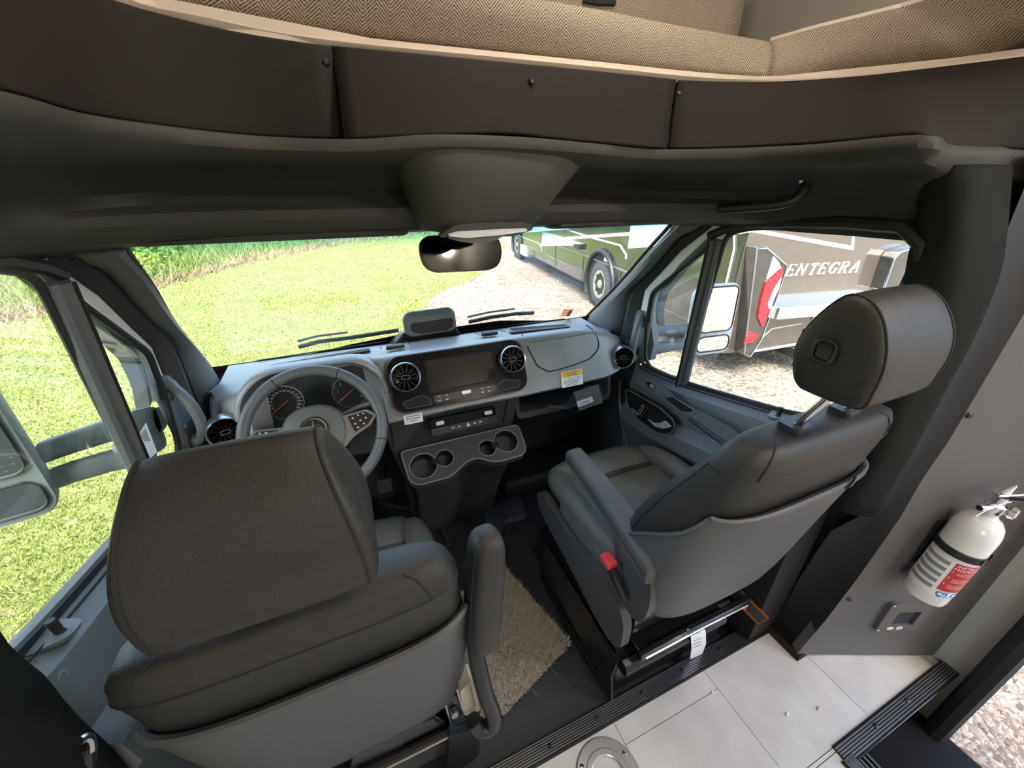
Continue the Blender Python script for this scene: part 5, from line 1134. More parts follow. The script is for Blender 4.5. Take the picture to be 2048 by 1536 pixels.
def seat(name, label, off, head):
    off = V(*off); W = lambda p: np.asarray(p, float) + off
    t = thing(name, label, 'seat', tuple(W((0, .6, 0)) * V(1, 1, 0)))
    O = lambda nm, mb, m, par=None, **k: obj(nm, mb, m, par or t, **k)
    # backrest
    loops = [sel(W((0, (yr + yf) / 2, z)), (1, 0, 0), (0, 1, 0), hw, (yf - yr) / 2, 4.0, 48) for z, yr, yf, hw in BACK]
    bk_ = O('backrest', MB().loft(loops), MT['leather'], angle=60)
    # plastic back shell wrapping the rear
    rows = []
    for z in np.linspace(.47, .915, 19):
        f_ = float(np.interp(z, [.47, .55, .62, .68, .72, .76, .80, .84, .88, .915], [.80, .76, .64, .46, .27, .06, -.18, -.38, -.50, -.56]))
        a_ = math.copysign(math.degrees(math.asin(abs(f_) ** 1.8)), f_)
        yr, yf, hw = [np.interp(z, [b[0] for b in BACK], [b[i] for b in BACK]) for i in (1, 2, 3)]
        c = W((0, (yr + yf) / 2, z)); A, B = hw + .010, (yf - yr) / 2 + .014; row = []
        for k in range(33):
            th = math.radians((180 - a_) + (180 + 2 * a_) * k / 32); ct, st = math.cos(th), math.sin(th)
            row.append(c + V(A * math.copysign(abs(ct) ** (2 / 3.6), ct), B * math.copysign(abs(st) ** (2 / 3.6), st), 0))
        rows.append(row)
    sh_ = O('back_shell', MB().grid(rows), MT['shell']); md = sh_.modifiers.new('s', 'SOLIDIFY'); md.thickness = .008
    O('shell_lip', MB().tube([p + V(0, -.002, .002) for p in rows[-1]], .006, 6), MT['shell'], sh_)
    O('shell_rim', MB().tube([r_[0] for r_ in rows], .004, 6), MT['shell'], sh_); O('shell_rim', MB().tube([r_[-1] for r_ in rows], .004, 6), MT['shell'], sh_)
    # leather seams of the upper back
    lp_ = loops[7]; O('seam', MB().tube([lp_[k] for k in range(22, 48)] + [lp_[0], lp_[1]], .002, 5), MT['stitch'], bk_)
    for k in (30, 41): O('seam', MB().tube([loops[i][k] for i in range(7, 11)], .0022, 5), MT['stitch'], bk_)
    for k in (2, 22): O('seam', MB().tube([loops[i][k] for i in range(2, 8)], .0022, 5), MT['stitch'], bk_)
    # headrest: a D-shaped profile swept across, tapering upwards, with piping where the end panels are sewn on
    hc, hk, hb, htp, hth, hx = head
    prf = [np.array(q) for q in spline(HPROF, 4, True)]; zs = [q[1] for q in prf]; z0_, z1_ = min(zs), max(zs)
    def hloop(f, sc=1.0):
        out = []
        for q in prf:
            t_ = (q[1] - z0_) / (z1_ - z0_); hw_ = hb * (1 - t_) + htp * t_; bow = 1 + .10 * math.sin(PI * min(1, max(0, t_)))
            yy, zz = q[0] * hk * sc, q[1] * hk * sc
            out.append(V(hx + f * hw_ * bow, hc[0] + yy * math.cos(hth) + zz * math.sin(hth), hc[1] - yy * math.sin(hth) + zz * math.cos(hth)))
        return out
    fs_ = [(-1.15, .62), (-1.14, .78), (-1.10, .92), (-1.05, .985), (-1.0, 1.0), (-.97, 1.012), (-.6, 1.03), (0, 1.035), (.6, 1.03), (.97, 1.012), (1.0, 1.0), (1.05, .985), (1.10, .92), (1.14, .78), (1.15, .62)]
    hd_ = O('headrest', MB().loft([hloop(f, c) for f, c in fs_]), MT['leather'], angle=180)
    for f in (-1.0, 1.0): O('piping', MB().tube([p + V(math.copysign(.001, f), 0, 0) for p in hloop(f, 1.006)], .0020, 6, closed=True), MT['stitch'], hd_)
    hy, hz = (hc[0] - off[1], hc[1] - off[2] - .07 * hk)
    for s in (-1, 1):
        O('headrest_post', MB().tube(spline([W((s * .078, .375, 1.05)), W((s * .078, .374, 1.085)), W((s * .078, hy + .012, hz - .012)), W((s * .078, hy + .01, hz + .03))], 4), .0075, 12), MT['chrome'])
        cl_ = O('post_collar', MB().slab(frame(W((s * .078, .374, 1.09)), (1, 0, 0), (0, 1, 0)), rrect(.05, .042, .01), -.012, .008), MT['satin'], bevel=.004)
    # cushion
    cl = [sel(W((0, y, (zt + zb) / 2)), (1, 0, 0), (0, 0, 1), hw, (zt - zb) / 2, 4.0, 40) for y, zt, zb, hw in ((.50, .49, .40, .20), (.52, .505, .385, .235), (.62, .515, .37, .25), (.80, .52, .365, .255), (.92, .522, .365, .255), (.935, .515, .37, .25), (.94, .50, .38, .24))]
    cu = O('cushion', MB().loft(cl), MT['leathersmlit'])
    fl_ = [sel(W((-.01, y, (zt + zb) / 2)), (1, 0, 0), (0, 0, 1), hw, (zt - zb) / 2, 3.6, 40) for y, zt, zb, hw in ((.945, .50, .40, .20), (.95, .53, .38, .215), (.98, .545, .375, .222), (1.04, .545, .38, .222), (1.08, .53, .39, .215), (1.10, .505, .40, .20), (1.108, .48, .42, .17))]
    O('thigh_pad', MB().loft(fl_), MT['leathersmlit'])
    for s in (-1, 1):
        O('side_bolster', MB().tube(spline([W((s * .205, .60, .51)), W((s * .215, .72, .525)), W((s * .222, .88, .525)), W((s * .215, 1.0, .505)), W((s * .20, 1.06, .47))], 4), [.03, .042, .046, .047, .047, .047, .047, .047, .047, .046, .045, .044, .042, .04, .036, .03, .02], 14), MT['leathersmlit'], cu)
    O('centre_seam', MB().tube([W((x, .75, .523)) for x in (-.18, 0, .18)], .0022, 5), MT['stitch'], cu)
    # side shields and rails
    for s in ((-1,) if name[0] == 'p' else (1,)):
        pl = [(.50, .40), (.50, .28), (.54, .25), (.62, .25), (.80, .30), (.98, .335), (1.06, .37), (1.07, .42), (1.02, .45), (.80, .43), (.66, .45), (.56, .46)]
        f_ = (lambda s: lambda a, b, c=0: W((s * (.262 + c), a, b)))(s)
        O('side_shield', MB().slab(f_, rpoly(pl, .04, 4), -.012, .018), MT['dashlow'], bevel=.008)
    for s in (-1, 1):
        O('seat_rail', MB().box(W((s * .20, .74, .255)), (.035, .54, .03)), MT['blackmetal'], bevel=.004)
        O('rail_edge', MB().tube([W((s * .222, .47, .27)), W((s * .222, 1.0, .27))], .004, 6), MT['chrome'])
    O('cross_bar', MB().box(W((0, .47, .262)), (.46, .02, .035)), MT['blackmetal'], bevel=.004)
    O('cross_rail', MB().tube([W((-.22, .455, .272)), W((.2, .455, .272))], .0035, 8), MT['chrome'])
    O('seat_pan', MB().box(W((0, .76, .345)), (.46, .50, .06)), MT['blackmetal'])
    return t, O, W
# passenger seat
ps, OP, WP_ = seat('passenger_seat', 'black leather passenger captain seat with raised headrest beside the extinguisher wall', (.52, 0, 0), (tuple(_hc), 1.0, .086, .082, 0.0, .486))
# armrest folded down on its left
A = [((.318, .955, .665), .026, .018), ((.316, .94, .668), .034, .028), ((.312, .85, .668), .036, .032), ((.300, .70, .664), .038, .036), ((.285, .56, .655), .040, .042), ((.276, .485, .65), .040, .044), ((.273, .465, .648), .034, .036), ((.272, .455, .646), .02, .02)]
arm = OP('armrest', MB().loft([sel(c, (1, .05, 0), (0, 0, 1), a, b, 3.4, 28) for c, a, b in A][::-1]), MT['shell'])
OP('armrest_seam', MB().tube([V(c[0] - a, c[1], c[2] + .004) for c, a, b in A[1:-1]], .002, 5), MT['stitch'], arm)
OP('armrest_base', MB().loft([sel((.292, .50, .55), (0, 1, 0), (0, 0, 1), .05, .10, 2.4), sel((.25, .50, .55), (0, 1, 0), (0, 0, 1), .055, .105, 2.4)]), MT['dashlow'])
bk = OP('belt_buckle', MB().loft([sel(P(1246, 1190, x=.232), (0, 1, 0), (1, 0, 0), .018, .012, 4, 16), sel(P(1222, 1132, x=.228), (0, 1, 0), (1, 0, 0), .02, .013, 4, 16)]), MT['rubber'])
OP('release_button', MB().box(P(1217, 1121, x=.226), (.03, .042, .022), (V(1, 0, 0), V(0, 1, .1), V(0, -.1, 1))), mat('buckle_red', (.75, .06, .07), .4), bk, bevel=.003)
hb_ = P(1648, 703, x=.380)
fb2 = frame(hb_ + V(.002, 0, 0), (.02, -1, 0), (0, 0, 1))
b_ = OP('headrest_button', MB().slab(fb2, rrect(.022, .025, .006), -.012, .003), MT['leather'], bevel=.002)
OP('button_ring', MB().tube([fb2(p[0], p[1], .003) for p in rrect(.032, .036, .011)], .0032, 6, closed=True), MT['satin'], b_)
OP('belt_hook', MB().tube(spline([P(1690, 962, y=.335), P(1688, 975, y=.325), P(1700, 972, y=.32), P(1712, 955, y=.325)], 3), .003, 6), MT['blackmetal'])
# swivel base under a black vinyl skirt
Bz = .235
c4 = [V(.245, .985, 0), V(.74, .985, 0), V(.74, .515, 0), V(.245, .515, 0)]
rows = []
for z, g in ((.0, 0), (.05, .004), (.12, -.004), (.19, .004), (Bz, -.008)):
    loop = rpoly([p + V(math.copysign(g, p[0] - .5), math.copysign(g, p[1] - .75), z) for p in c4], .03, 4); rows.append([p + V(.006 * math.sin(i * 1.9 + z * 30), .006 * math.cos(i * 2.3 + z * 20), 0) if 0 < z < Bz else p for i, p in enumerate(loop)])
sk = OP('base_skirt', MB().loft(rows), MT['skirt'], angle=60)
OP('skirt_hem', MB().tube([V(.238, .50, .02), V(.236, .74, .02), V(.238, .99, .02)], .006, 6), MT['skirt'], sk)
OP('skirt_flap', MB().grid([[V(.242, .985, Bz), V(.238, .75, Bz), V(.242, .50, Bz)], [V(.222, .97, .14), V(.215, .74, .13), V(.226, .50, .15)], [V(.236, .96, .03), V(.24, .73, .02), V(.232, .485, .03)]], thick=(.006, 0, 0)), MT['skirt'], sk)
OP('swivel_plate', MB().lathe([(.0001, .012), (.2, .012), (.2, 0)], V(.52, .75, Bz), (0, 0, 1), 32), MT['blackmetal'])
rl = [V(.50, .498, .24), V(.80, .498, .24)]
OP('rear_roll', MB().tube([V(.25, .492, .205), V(.66, .492, .205)], .028, 10), MT['skirt'], sk)
tg0 = [[P(1373, 1259, y=.468), P(1404, 1249, y=.468)], [P(1381, 1270, y=.459), P(1411, 1262, y=.459)], [P(1383, 1295, y=.462), P(1412, 1287, y=.462)], [P(1380, 1318, y=.478), P(1404, 1308, y=.478)]]
tg = tag(obj('care_tag', MB().grid(tg0, thick=(0, -.0008, 0)), MT['paper']), 'white printed paper tag hanging on the passenger seat base', 'tag')
for k in range(6):
    u0, v0 = 1381 + k * 1.0, 1263 + k * 6.2
    if k == 2: continue
    obj('text_line', MB().tube([P(u0 + 2, v0 + 1, y=.4555 + .0012 * max(0, k - 2)), P(u0 + 20 - 2 * (k % 3), v0 - 5, y=.4555 + .0012 * max(0, k - 2))], .0009, 4), MT['inkgrey'], tg)
# driver seat
ds, OD, WD = seat('driver_seat', 'black leather driver captain seat in the left foreground', (-.462, .095, -.115), ((.414, 1.150), 1.13, .104, .080, -.035, -.455))
fa = [(P(966, 1262, y=.47), .036, .035), (P(966, 1272, y=.47), .028, .026)]
sec = []
for (u, v, a, b) in ((965, 1290, .012, .012), (964, 1282, .026, .030), (964, 1265, .031, .036), (966, 1200, .033, .038), (970, 1130, .032, .037), (972, 1090, .029, .034), (973, 1072, .023, .028), (973, 1064, .012, .015)):
    sec.append(sel(P(u, v, y=.475), (1, .12, 0), (-.12, 1, 0), a, b, 3.2, 28))
au = OD('armrest', MB().loft([list(q) for q in zip(*[spline(list(c_), 3) for c_ in zip(*sec)])]), MT['leather'], angle=180)
OD('armrest_seam', MB().tube([s_[15] for s_ in sec[1:]] , .0022, 5), MT['stitch'], au)
OD('side_handle', MB().tube(spline([P(948, 1270, y=.50), P(955, 1320, y=.485), P(970, 1385, y=.465), P(987, 1430, y=.455), P(983, 1452, y=.455), P(960, 1458, y=.46), P(945, 1440, y=.47)], 5), .0185, 12), MT['satin'])
OD('hinge_cover', MB().poly(rpoly([P(*p, y=.50) for p in ((920, 1384), (945, 1360), (962, 1420), (930, 1432))], .01), .04, (0, 1, 0)), mat('cream', (.48, .44, .34), .5), bevel=.004)
OD('hinge_fold', MB().tube([P(940, 1370, y=.498), P(950, 1412, y=.498)], .0015, 5), MT['inkgrey'])
# metal under the driver seat back
fu = lambda u, v, y=.5: P(u, v, y=y)
OD('base_box', MB().box((-.462, .90, .11), (.54, .56, .22)), MT['skirt'], bevel=.02)
OD('frame_plate', MB().poly([fu(700, 1536, .58), fu(712, 1500, .58), fu(865, 1436, .58), fu(900, 1458, .58), fu(905, 1536, .58)], .01, (0, 1, 0)), MT['shell'], bevel=.003)
OD('frame_tube', MB().tube([fu(690, 1560, .56), fu(800, 1510, .56), fu(910, 1455, .56)], .012, 8), MT['blackmetal'])
OD('rail_end', MB().poly([fu(885, 1400, .55), fu(912, 1388, .55), fu(930, 1440, .55), fu(905, 1452, .55)], .02, (0, 1, 0)), MT['blackmetal'], bevel=.003)
for q in (((887, 1392), (902, 1450)), ((913, 1376), (928, 1430))): OD('rail_edge', MB().tube([fu(*q[0], .545), fu(*q[1], .545)], .003, 6), MT['chrome'])
OD('rail_bolt', MB().lathe([(.0001, .008), (.009, .006), (.0115, .002), (.0115, -.002)], fu(909, 1428, .54), (0, -1, .2), 14), MT['silver'])
OD('cable_drum', MB().lathe([(.05, .01), (.062, .006), (.064, -.02), (.05, -.03)], fu(795, 1448, .62), (0, -1, .3), 28), MT['gloss'])
lb = OD('barcode_label', MB().poly([fu(781, 1436, .60), fu(806, 1426, .60), fu(805, 1446, .60), fu(779, 1452, .60)], .001, (0, -1, 0)), MT['paper'])
for k in range(5): OD('bar', MB().tube([fu(797 + .4 * k, 1432 + 3 * k, .597), fu(804 - .2 * k, 1429 + 3 * k, .597)], .0012, 4), MT['ink'], lb)
OD('lower_panel', MB().grid([[fu(900, 1470, .53), fu(940, 1462, .53), fu(958, 1480, .54)], [fu(890, 1600, .53), fu(945, 1600, .53), fu(965, 1600, .54)]], thick=(0, .02, 0)), MT['satin'])
# ================================================================== LOOSE THINGS
# ---- rug
rc = [P(*p, z=.008) for p in ((1000, 1128), (1140, 1288), (1008, 1430))] + [V(-.165, .62, .008), V(-.165, 1.02, .008)]
rg = thing('rug', 'beige shaggy offcut of carpet on the cab floor between the seats', 'rug', tuple(np.mean(np.array(rc), 0) * V(1, 1, 0)))
MT['rugbase'] = mat('rugbase', (.30, .25, .20), .95, var=(60, .3))
MT['pile'] = ramp_mat('pile', [(.2, (.36, .31, .26)), (.5, (.62, .56, .49)), (.8, (.80, .75, .68))], 40, attr='rnd')
obj('backing', MB().poly(rc, .006, (0, 0, 1)), MT['rugbase'], rg)
poly2 = np.array([p[:2] for p in rc])
def inside(px, py):
    r_ = np.zeros(len(px), bool); n = len(poly2)
    for i in range(n):
        x1, y1 = poly2[i]; x2, y2 = poly2[(i + 1) % n]; c = (y1 > py) != (y2 > py)
        r_ ^= c & (px < (x2 - x1) * (py - y1) / (y2 - y1 + 1e-12) + x1)
    return r_
N = 60000; px = RNG.uniform(poly2[:, 0].min(), poly2[:, 0].max(), N); py = RNG.uniform(poly2[:, 1].min(), poly2[:, 1].max(), N); k = inside(px, py); px, py = px[k] + RNG.normal(0, .002, k.sum()), py[k] + RNG.normal(0, .002, k.sum())
pl = blades('pile', px, py, RNG.uniform(.010, .018, len(px)), np.full(len(px), .0042), MT['pile'], 'shaggy beige pile', .7, z0=.012)
pl.parent = rg; pl.matrix_parent_inverse = parent_inv(rg)
for (a, b) in (((1100, 1335), (1118, 1348)), ((1120, 1310), (1135, 1300)), ((1062, 1375), (1078, 1392))):
    obj('loose_thread', MB().tube([P(*a, z=.006), P((a[0] + b[0]) / 2, (a[1] + b[1]) / 2 + 3, z=.008), P(*b, z=.004)], .0008, 4), MT['rugbase'], rg)
# ---- round metal table-leg socket let into the tiles
tsn = thing('floor_socket', 'round brushed metal table-leg socket set in the pale floor', 'floor socket', (.175, .345, FZ))
c = (P(1215, 1487, z=FZ + .004) + V(0, 0, 0)); cc = P(1218, 1556, z=FZ)
obj('flange', MB().lathe([(.046, .004), (.049, .007), (.062, .007), (.064, .005), (.088, .005), (.093, .0), (.093, -.002)], cc, (0, 0, 1), 48), mat('brushed', (.5, .52, .54), .35, 1), tsn)
obj('cup', MB().lathe([(.048, .005), (.045, -.02), (.043, -.06), (.0003, -.06)], cc, (0, 0, 1), 32), MT['satin'], tsn)
for k in range(3):
    a = math.radians(20 + 120 * k); q = cc + V(math.cos(a) * .076, math.sin(a) * .076, .005)
    s_ = obj('screw', MB().lathe([(.0001, .0025), (.0055, .002), (.007, 0)], q, (0, 0, 1), 14), MT['chrome'], tsn)
    obj('screw_slot', MB().box(q + V(0, 0, .0026), (.007, .0013, .0006)).box(q + V(0, 0, .0026), (.0013, .007, .0006)), MT['void'], s_)
# crumbs on the floor
for i, (u, v, lab) in enumerate(((1426, 1384, 'white scrap of paper on the tile seam near the threshold'), (1575, 1428, 'thin white scrap lying in the middle of the tiles'), (1637, 1417, 'tan flake lying on the tiles near the step'))):
    p = P(u, v, z=FZ + .002); m = MB()
    m.tube([p + V(-.008, -.003, 0), p + V(0, .002, .002), p + V(.006, -.002, .001), p + V(.004, .004, .003)], [.001, .003, .002, .001], 5)
    tag(obj('scrap', m, MT['paper'] if i < 2 else MT['beige']), lab, 'scrap')
# ---- warning placard on the foot of the partition
pf = lambda u, v: P(u, v, x=.795)
wpl = thing('warning_placard', 'orange and white warning placard low behind the passenger seat', 'placard', tuple(pf(1500, 1215)))
obj('placard', MB().poly([pf(*p) for p in ((1484, 1180), (1539, 1237), (1517, 1249), (1470, 1203))], .002, (-1, 0, 0)), MT['orange'], wpl)
w_ = [pf(*p) + V(-.003, 0, 0) for p in ((1484, 1181), (1503, 1201), (1491, 1219), (1471, 1199))]
wq = obj('white_field', MB().poly(w_, .0006, (-1, 0, 0)), MT['paper'], wpl)
cw_ = np.mean(w_, 0) + V(-.0012, 0, 0); e1 = (w_[1] - w_[0]) * .38; e2 = (w_[3] - w_[0]) * .38
obj('prohibition_ring', MB().tube([cw_ + e1 * math.cos(t) + e2 * math.sin(t) for t in np.linspace(0, 2 * PI, 25)[:-1]], .0011, 5, closed=True), MT['ink'], wq)
obj('prohibition_bar', MB().tube([cw_ - e1 * .7 - e2 * .7, cw_ + e1 * .7 + e2 * .7], .0011, 5), MT['ink'], wq)
obj('symbol', MB().tube([cw_ + e1 * .5 - e2 * .4, cw_ - e1 * .1 + e2 * .1, cw_ + e1 * .2 + e2 * .6], .0016, 5), MT['ink'], wq)
obj('print_field', MB().poly([pf(*p) + V(-.003, 0, 0) for p in ((1502, 1205), (1535, 1236), (1519, 1246), (1494, 1220))], .0006, (-1, 0, 0)), MT['shell'], wpl)
# ---- latch box on the partition wall
fbx = frame(wp(1792, 1228), unit(V(.45, -.18, 0)), (0, 0, 1))
lbx = thing('latch_box', 'black recessed plastic latch plate below the extinguisher', 'latch plate', tuple(fbx.o))
a_ = frame(V(1.15, .2404, .255), unit(V(.45, -.18, 0)), (0, 0, 1))
fo = [((wp(u, v) - a_.o) @ a_.ux, (wp(u, v) - a_.o)[2]) for u, v in ((1772, 1202), (1842, 1202), (1826, 1254), (1742, 1254))]
x0, x1 = min(p[0] for p in fo) + .01, max(p[0] for p in fo); z0, z1 = min(p[1] for p in fo), max(p[1] for p in fo)
cx, cz, w0, h0 = (x0 + x1) / 2, (z0 + z1) / 2, (x1 - x0), (z1 - z0)
fr_ = obj('frame', MB().slab(a_, rrect(w0, h0, .012, cx=cx, cy=cz), 0, .014, [rrect(w0 * .52, h0 * .5, .004, cx=cx + w0 * .03, cy=cz - .004)]), MT['wallgrey'], lbx, bevel=.002)
obj('recess', MB().slab(a_, rrect(w0 * .56, h0 * .54, .004, cx=cx + w0 * .03, cy=cz - .004), -.002, .006), mat('recess', (.03, .03, .038), .4), lbx)
for (sx, sz) in ((-1, 1), (-1, -1)): obj('screw', MB().lathe([(.0001, .003), (.004, .002), (.005, 0)], a_(cx + sx * (w0 / 2 - .008), cz + sz * (h0 / 2 - .008), .014), a_.n, 10), MT['chrome'], lbx)
obj('yellow_sticker', MB().slab(a_, [(cx - .028 + .011 * math.cos(t), cz - h0 * .36 + .008 * math.sin(t)) for t in np.linspace(0, 2 * PI, 17)[:-1]], .0142, .0148), mat('palesticker', (.8, .68, .4), .6), lbx)
ws2 = obj('white_sticker', MB().slab(a_, rrect(.018, .014, .001, 1, cx=cx + .002, cy=cz - h0 * .36), .0142, .0148), MT['paper'], lbx)
obj('print', MB().slab(a_, rrect(.009, .006, .0005, 1, cx=cx + .002, cy=cz - h0 * .36), .0149, .0151), MT['inkgrey'], ws2)
# ---- fire extinguisher
EX0 = wp(1843, 1180, .052); 
base = V(*EX0); ax = V(0, 0, 1); r = .047
b0 = P(1846, 1186, p0=WP + WN * .056, n=WN)
fe = thing('fire_extinguisher', 'white fire extinguisher with red instruction label strapped to the dark wall', 'fire extinguisher', tuple(b0))
tilt_ = unit(P(1990, 1012, p0=WP + WN * .056, n=WN) - b0); H = .33
prof = [(.0003, 0), (r * .82, .0), (r * .95, .004), (r, .014), (r, .245), (r * .97, .262), (r * .86, .282), (r * .62, .298), (r * .42, .305), (r * .36, .312), (r * .36, .32)]
cyl = obj('cylinder', MB().lathe(prof, b0, tilt_, 48), mat('extwhite', (.74, .73, .72), .22, coat=.5), fe)
# camera-facing angle on the wall side
ew = V(-.18, -.45, 0); ew = unit(ew)
u_ = unit(V(.45, -.18, 0)); 
def onc(s, h, d=.0006):                       # arc length s from the outward direction, height h
    a = s / (r + d); return b0 + tilt_ * h + (ew * math.cos(a) + u_ * math.sin(a)) * (r + d)
def patch(name, s0, s1, h0, h1, m, par, d=.0006, n=14): return obj(name, MB().grid([[onc(s0 + (s1 - s0) * i / n, h, d) for i in range(n + 1)] for h in (h0, h1)]), m, par)
lab_ = patch('paper_label', -.115, .085, .045, .172, MT['paper'], cyl, .0004, 30)
redl = patch('red_field', -.038, .082, .068, .168, mat('labelred', (.50, .025, .035), .45), lab_, .0008, 20)
bendt = lambda s0, h0: (lambda a, b, c=0: onc(s0 + a, h0 + b, .0011 + c))
obj('print', textmb('INSTRUCTIONS', .0115, bendt(.008, .1595), width=.082, depth=0), MT['paper'], redl)
obj('print', textmb("MODE D'EMPLOI", .0115, bendt(.008, .1485), width=.086, depth=0), MT['paper'], redl)
for k, (s_, h_) in enumerate(((0, .136), (0, .114), (0, .091))):
    obj('print', textmb('%d.' % (k + 1), .009, bendt(-.033, h_ + .002), depth=0), MT['paper'], redl)
    for j in range(3 if k else 2):
        obj('text_line', MB().grid([[onc(-.026 + .062 * i / 8, h_ - j * .0052 + dz, .0011) for i in range(9)] for dz in (0, .0022)]), mat('pinkprint%d%d' % (k, j), (.72, .30, .30), .6) if False else MT['beige'], redl)
for j in range(5): patch('text_block', -.108 + .004 * (j % 2), -.046, .150 - j * .022, .162 - j * .022, MT['inkgrey'], lab_, .0008, 8)
MT['blueprint'] = mat('blueprint', (.04, .22, .55), .5)
for s0 in (-.034, -.002): 
    q = patch('pictogram', s0, s0 + .024, .049, .062, MT['blueprint'], lab_, .0008, 6)
    patch('pictogram_mark', s0 + .004, s0 + .012, .051, .059, MT['paper'], q, .0011, 3); patch('pictogram_mark', s0 + .014, s0 + .02, .051, .056, MT['paper'], q, .0011, 3)
for j, (s0, s1) in enumerate(((-.03, -.006), (.002, .024))): patch('text_line', s0, s1, .0645, .0658, MT['ink'], lab_, .0008, 4)
patch('text_line', -.018, .016, .046, .0475, MT['ink'], lab_, .0008, 6); patch('certification_mark', -.03, -.022, .0445, .0485, MT['ink'], lab_, .0008, 3)
band = obj('strap', MB().lathe([(r + .0005, .176), (r + .003, .178), (r + .003, .197), (r + .0005, .199)], b0, tilt_, 48), MT['rubber'], fe)
patch('strap_clip', .0, .05, .175, .2, MT['gloss'], band, .005, 8)
obj('wall_bracket', MB().box(b0 - ew * (r + .004) + V(0, 0, .15), (.03, .006, .16), (u_, ew, V(0, 0, 1))), MT['satin'], fe)
tp = b0 + tilt_ * .32
valve = obj('valve', MB().lathe([(.016, -.006), (.02, 0), (.02, .02), (.013, .026), (.012, .045), (.0003, .047)], tp, tilt_, 20), MT['chrome'], fe)
obj('nozzle', MB().tube([tp + V(0, 0, .018), tp - u_ * .05 + ew * .012 + V(0, 0, .022), tp - u_ * .058 + ew * .013 + V(0, 0, .022)], [.010, .0095, .0075], 12), MT['chrome'], valve)
obj('nozzle_bore', MB().lathe([(.0003, .001), (.0065, .001), (.008, -.006)], tp - u_ * .058 + ew * .013 + V(0, 0, .022), -u_, 12), MT['void'], valve)
obj('gauge', MB().lathe([(.0003, .012), (.015, .012), (.018, .010), (.019, 0), (.014, -.006)], tp + u_ * .028 + ew * .014 + V(0, 0, .008), unit(ew + u_ * .5), 24), MT['chrome'], valve)
obj('gauge_face', MB().lathe([(.0003, .0126), (.0145, .0126)], tp + u_ * .028 + ew * .014 + V(0, 0, .008), unit(ew + u_ * .5), 24), mat('gaugeface', (.7, .45, .4), .3), valve)
obj('lever', MB().loft([[tp + u_ * a + ew * b + V(0, 0, z) for b, z in ((-.009, z0), (.009, z0), (.009, z0 + .006), (-.009, z0 + .006))] for a, z0 in ((-.02, .05), (.03, .052), (.11, .062))]), MT['chrome'], valve, bevel=.002)
obj('handle', MB().loft([[tp + u_ * a + ew * b + V(0, 0, z) for b, z in ((-.009, z0), (.009, z0), (.009, z0 + .005), (-.009, z0 + .005))] for a, z0 in ((-.005, .035), (.04, .032), (.105, .018))]), MT['satin'], valve, bevel=.002)
obj('pull_pin', MB().tube([tp + u_ * .004 + V(0, 0, .055), tp + u_ * .012 + ew * .004 + V(0, 0, .082)], [.008, .002], 8), MT['paper'], valve)
obj('seal_tail', MB().tube(spline([tp + u_ * .0 + ew * .02 + V(0, 0, .046), tp - u_ * .03 + ew * .028 + V(0, 0, .05), tp - u_ * .065 + ew * .034 + V(0, 0, .040), tp - u_ * .098 + ew * .04 + V(0, 0, .022)], 5), .0013, 5), MT['paper'], valve)
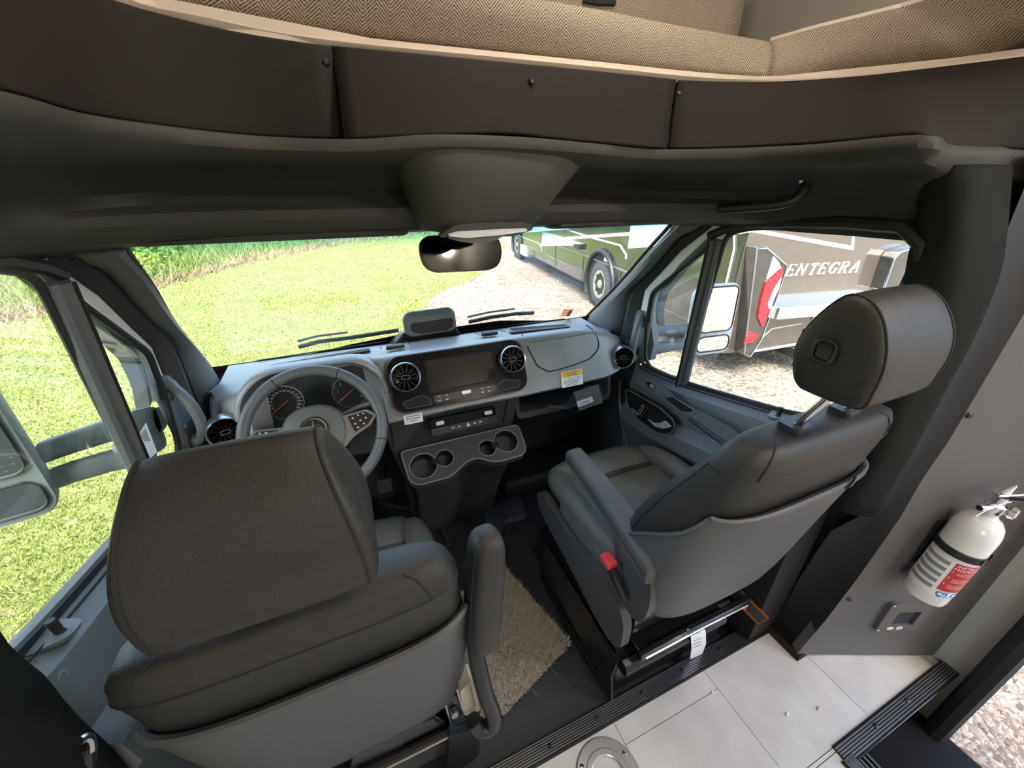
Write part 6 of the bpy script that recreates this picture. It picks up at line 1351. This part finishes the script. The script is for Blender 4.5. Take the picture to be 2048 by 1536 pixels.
# ---- outside mirrors
def mirror_thing(lab, s, pts):
    """pts: dict of pixel anchors seen on that side"""
    t = thing('side_mirror', lab, 'mirror', tuple(pts['base']), 'outside mirrors')
    for p in pts['arms']: obj('mirror_arm', MB().loft([sel(q, V(0, .25, 1), V(0, 1, -.2), a, b, 3.2, 16) for q, a, b in p]), MT['mirrorarm'], t)
    if 'plate' in pts: obj('base_plate', MB().poly(pts['plate'], .03, (s, 0, 0)), MT['mirrorarm'], t, bevel=.01)
    f = pts['frame']; w_, h_ = pts['size']
    obj('mirror_housing', MB().loft([[f(p[0] * k, p[1] * k, c) for p in rrect(w_, h_, .045, 6)] for c, k in ((-.11, .55), (-.09, .8), (-.03, .97), (0, 1), (.006, .985))]), pts.get('hm', MT['mirrorarm']), t)
    g = obj('main_glass', MB().slab(f, rrect(w_ * .88, h_ * .62, .03, cy=h_ * .15), .005, .009), MT['mirror'], t)
    g2 = obj('wide_angle_glass', MB().slab(f, rrect(w_ * .88, h_ * .22, .025, cy=-h_ * .335), .005, .009), MT['mirror'], t)
    for w2, h2, cy in ((.88, .62, .15), (.88, .22, -.335)):
        obj('glass_rim', MB().tube([f(p[0], p[1], .009) for p in rrect(w_ * w2, h_ * h2, .028, cy=h_ * cy)], .0035, 6, closed=True), MT['rubber'], g if cy > 0 else g2)
MT['mirrorarm'] = mat('mirrorarm', (.16, .185, .19), .55)
# passenger side
def pr_(u, v, x): return P(u, v, x=x)
fR = frame(pr_(1432, 640, 1.22), V(1, -.12, 0), V(0, .06, 1))
mirror_thing('white-backed outside mirror seen through the passenger window', 1, dict(base=pr_(1300, 675, .93), frame=fR, size=(.20, .33), hm=MT['white2'],
    arms=[[(pr_(1300, 660, .92), .028, .03), (pr_(1350, 658, 1.05), .024, .03), (pr_(1400, 655, 1.20), .022, .03)], [(pr_(1300, 697, .92), .030, .03), (pr_(1350, 690, 1.05), .022, .03), (pr_(1400, 684, 1.20), .020, .03)]],
    plate=rpoly([pr_(*p, .90) for p in ((1284, 640), (1302, 645), (1308, 690), (1300, 722), (1288, 715))], .01)))
fL = frame(P(-108, 930, x=-1.17), V(1, .22, 0), V(0, .06, 1))
pl_ = lambda u, v, x: P(u, v, x=x)
mirror_thing('grey outside mirror on two arms seen through the driver window', -1, dict(base=pl_(290, 850, -.95), frame=fL, size=(.235, .36),
    arms=[[(pl_(320, 838, -.90), .034, .035), (pl_(225, 858, -.98), .030, .032), (pl_(150, 882, -1.04), .027, .03), (pl_(92, 902, -1.09), .027, .03)], [(pl_(300, 905, -.92), .028, .035), (pl_(225, 920, -.98), .026, .032), (pl_(150, 942, -1.04), .025, .03), (pl_(108, 957, -1.075), .025, .03)]],
    plate=rpoly([pl_(*p, -.90) for p in ((262, 822), (310, 812), (335, 890), (318, 905), (285, 910), (255, 900))], .02)))
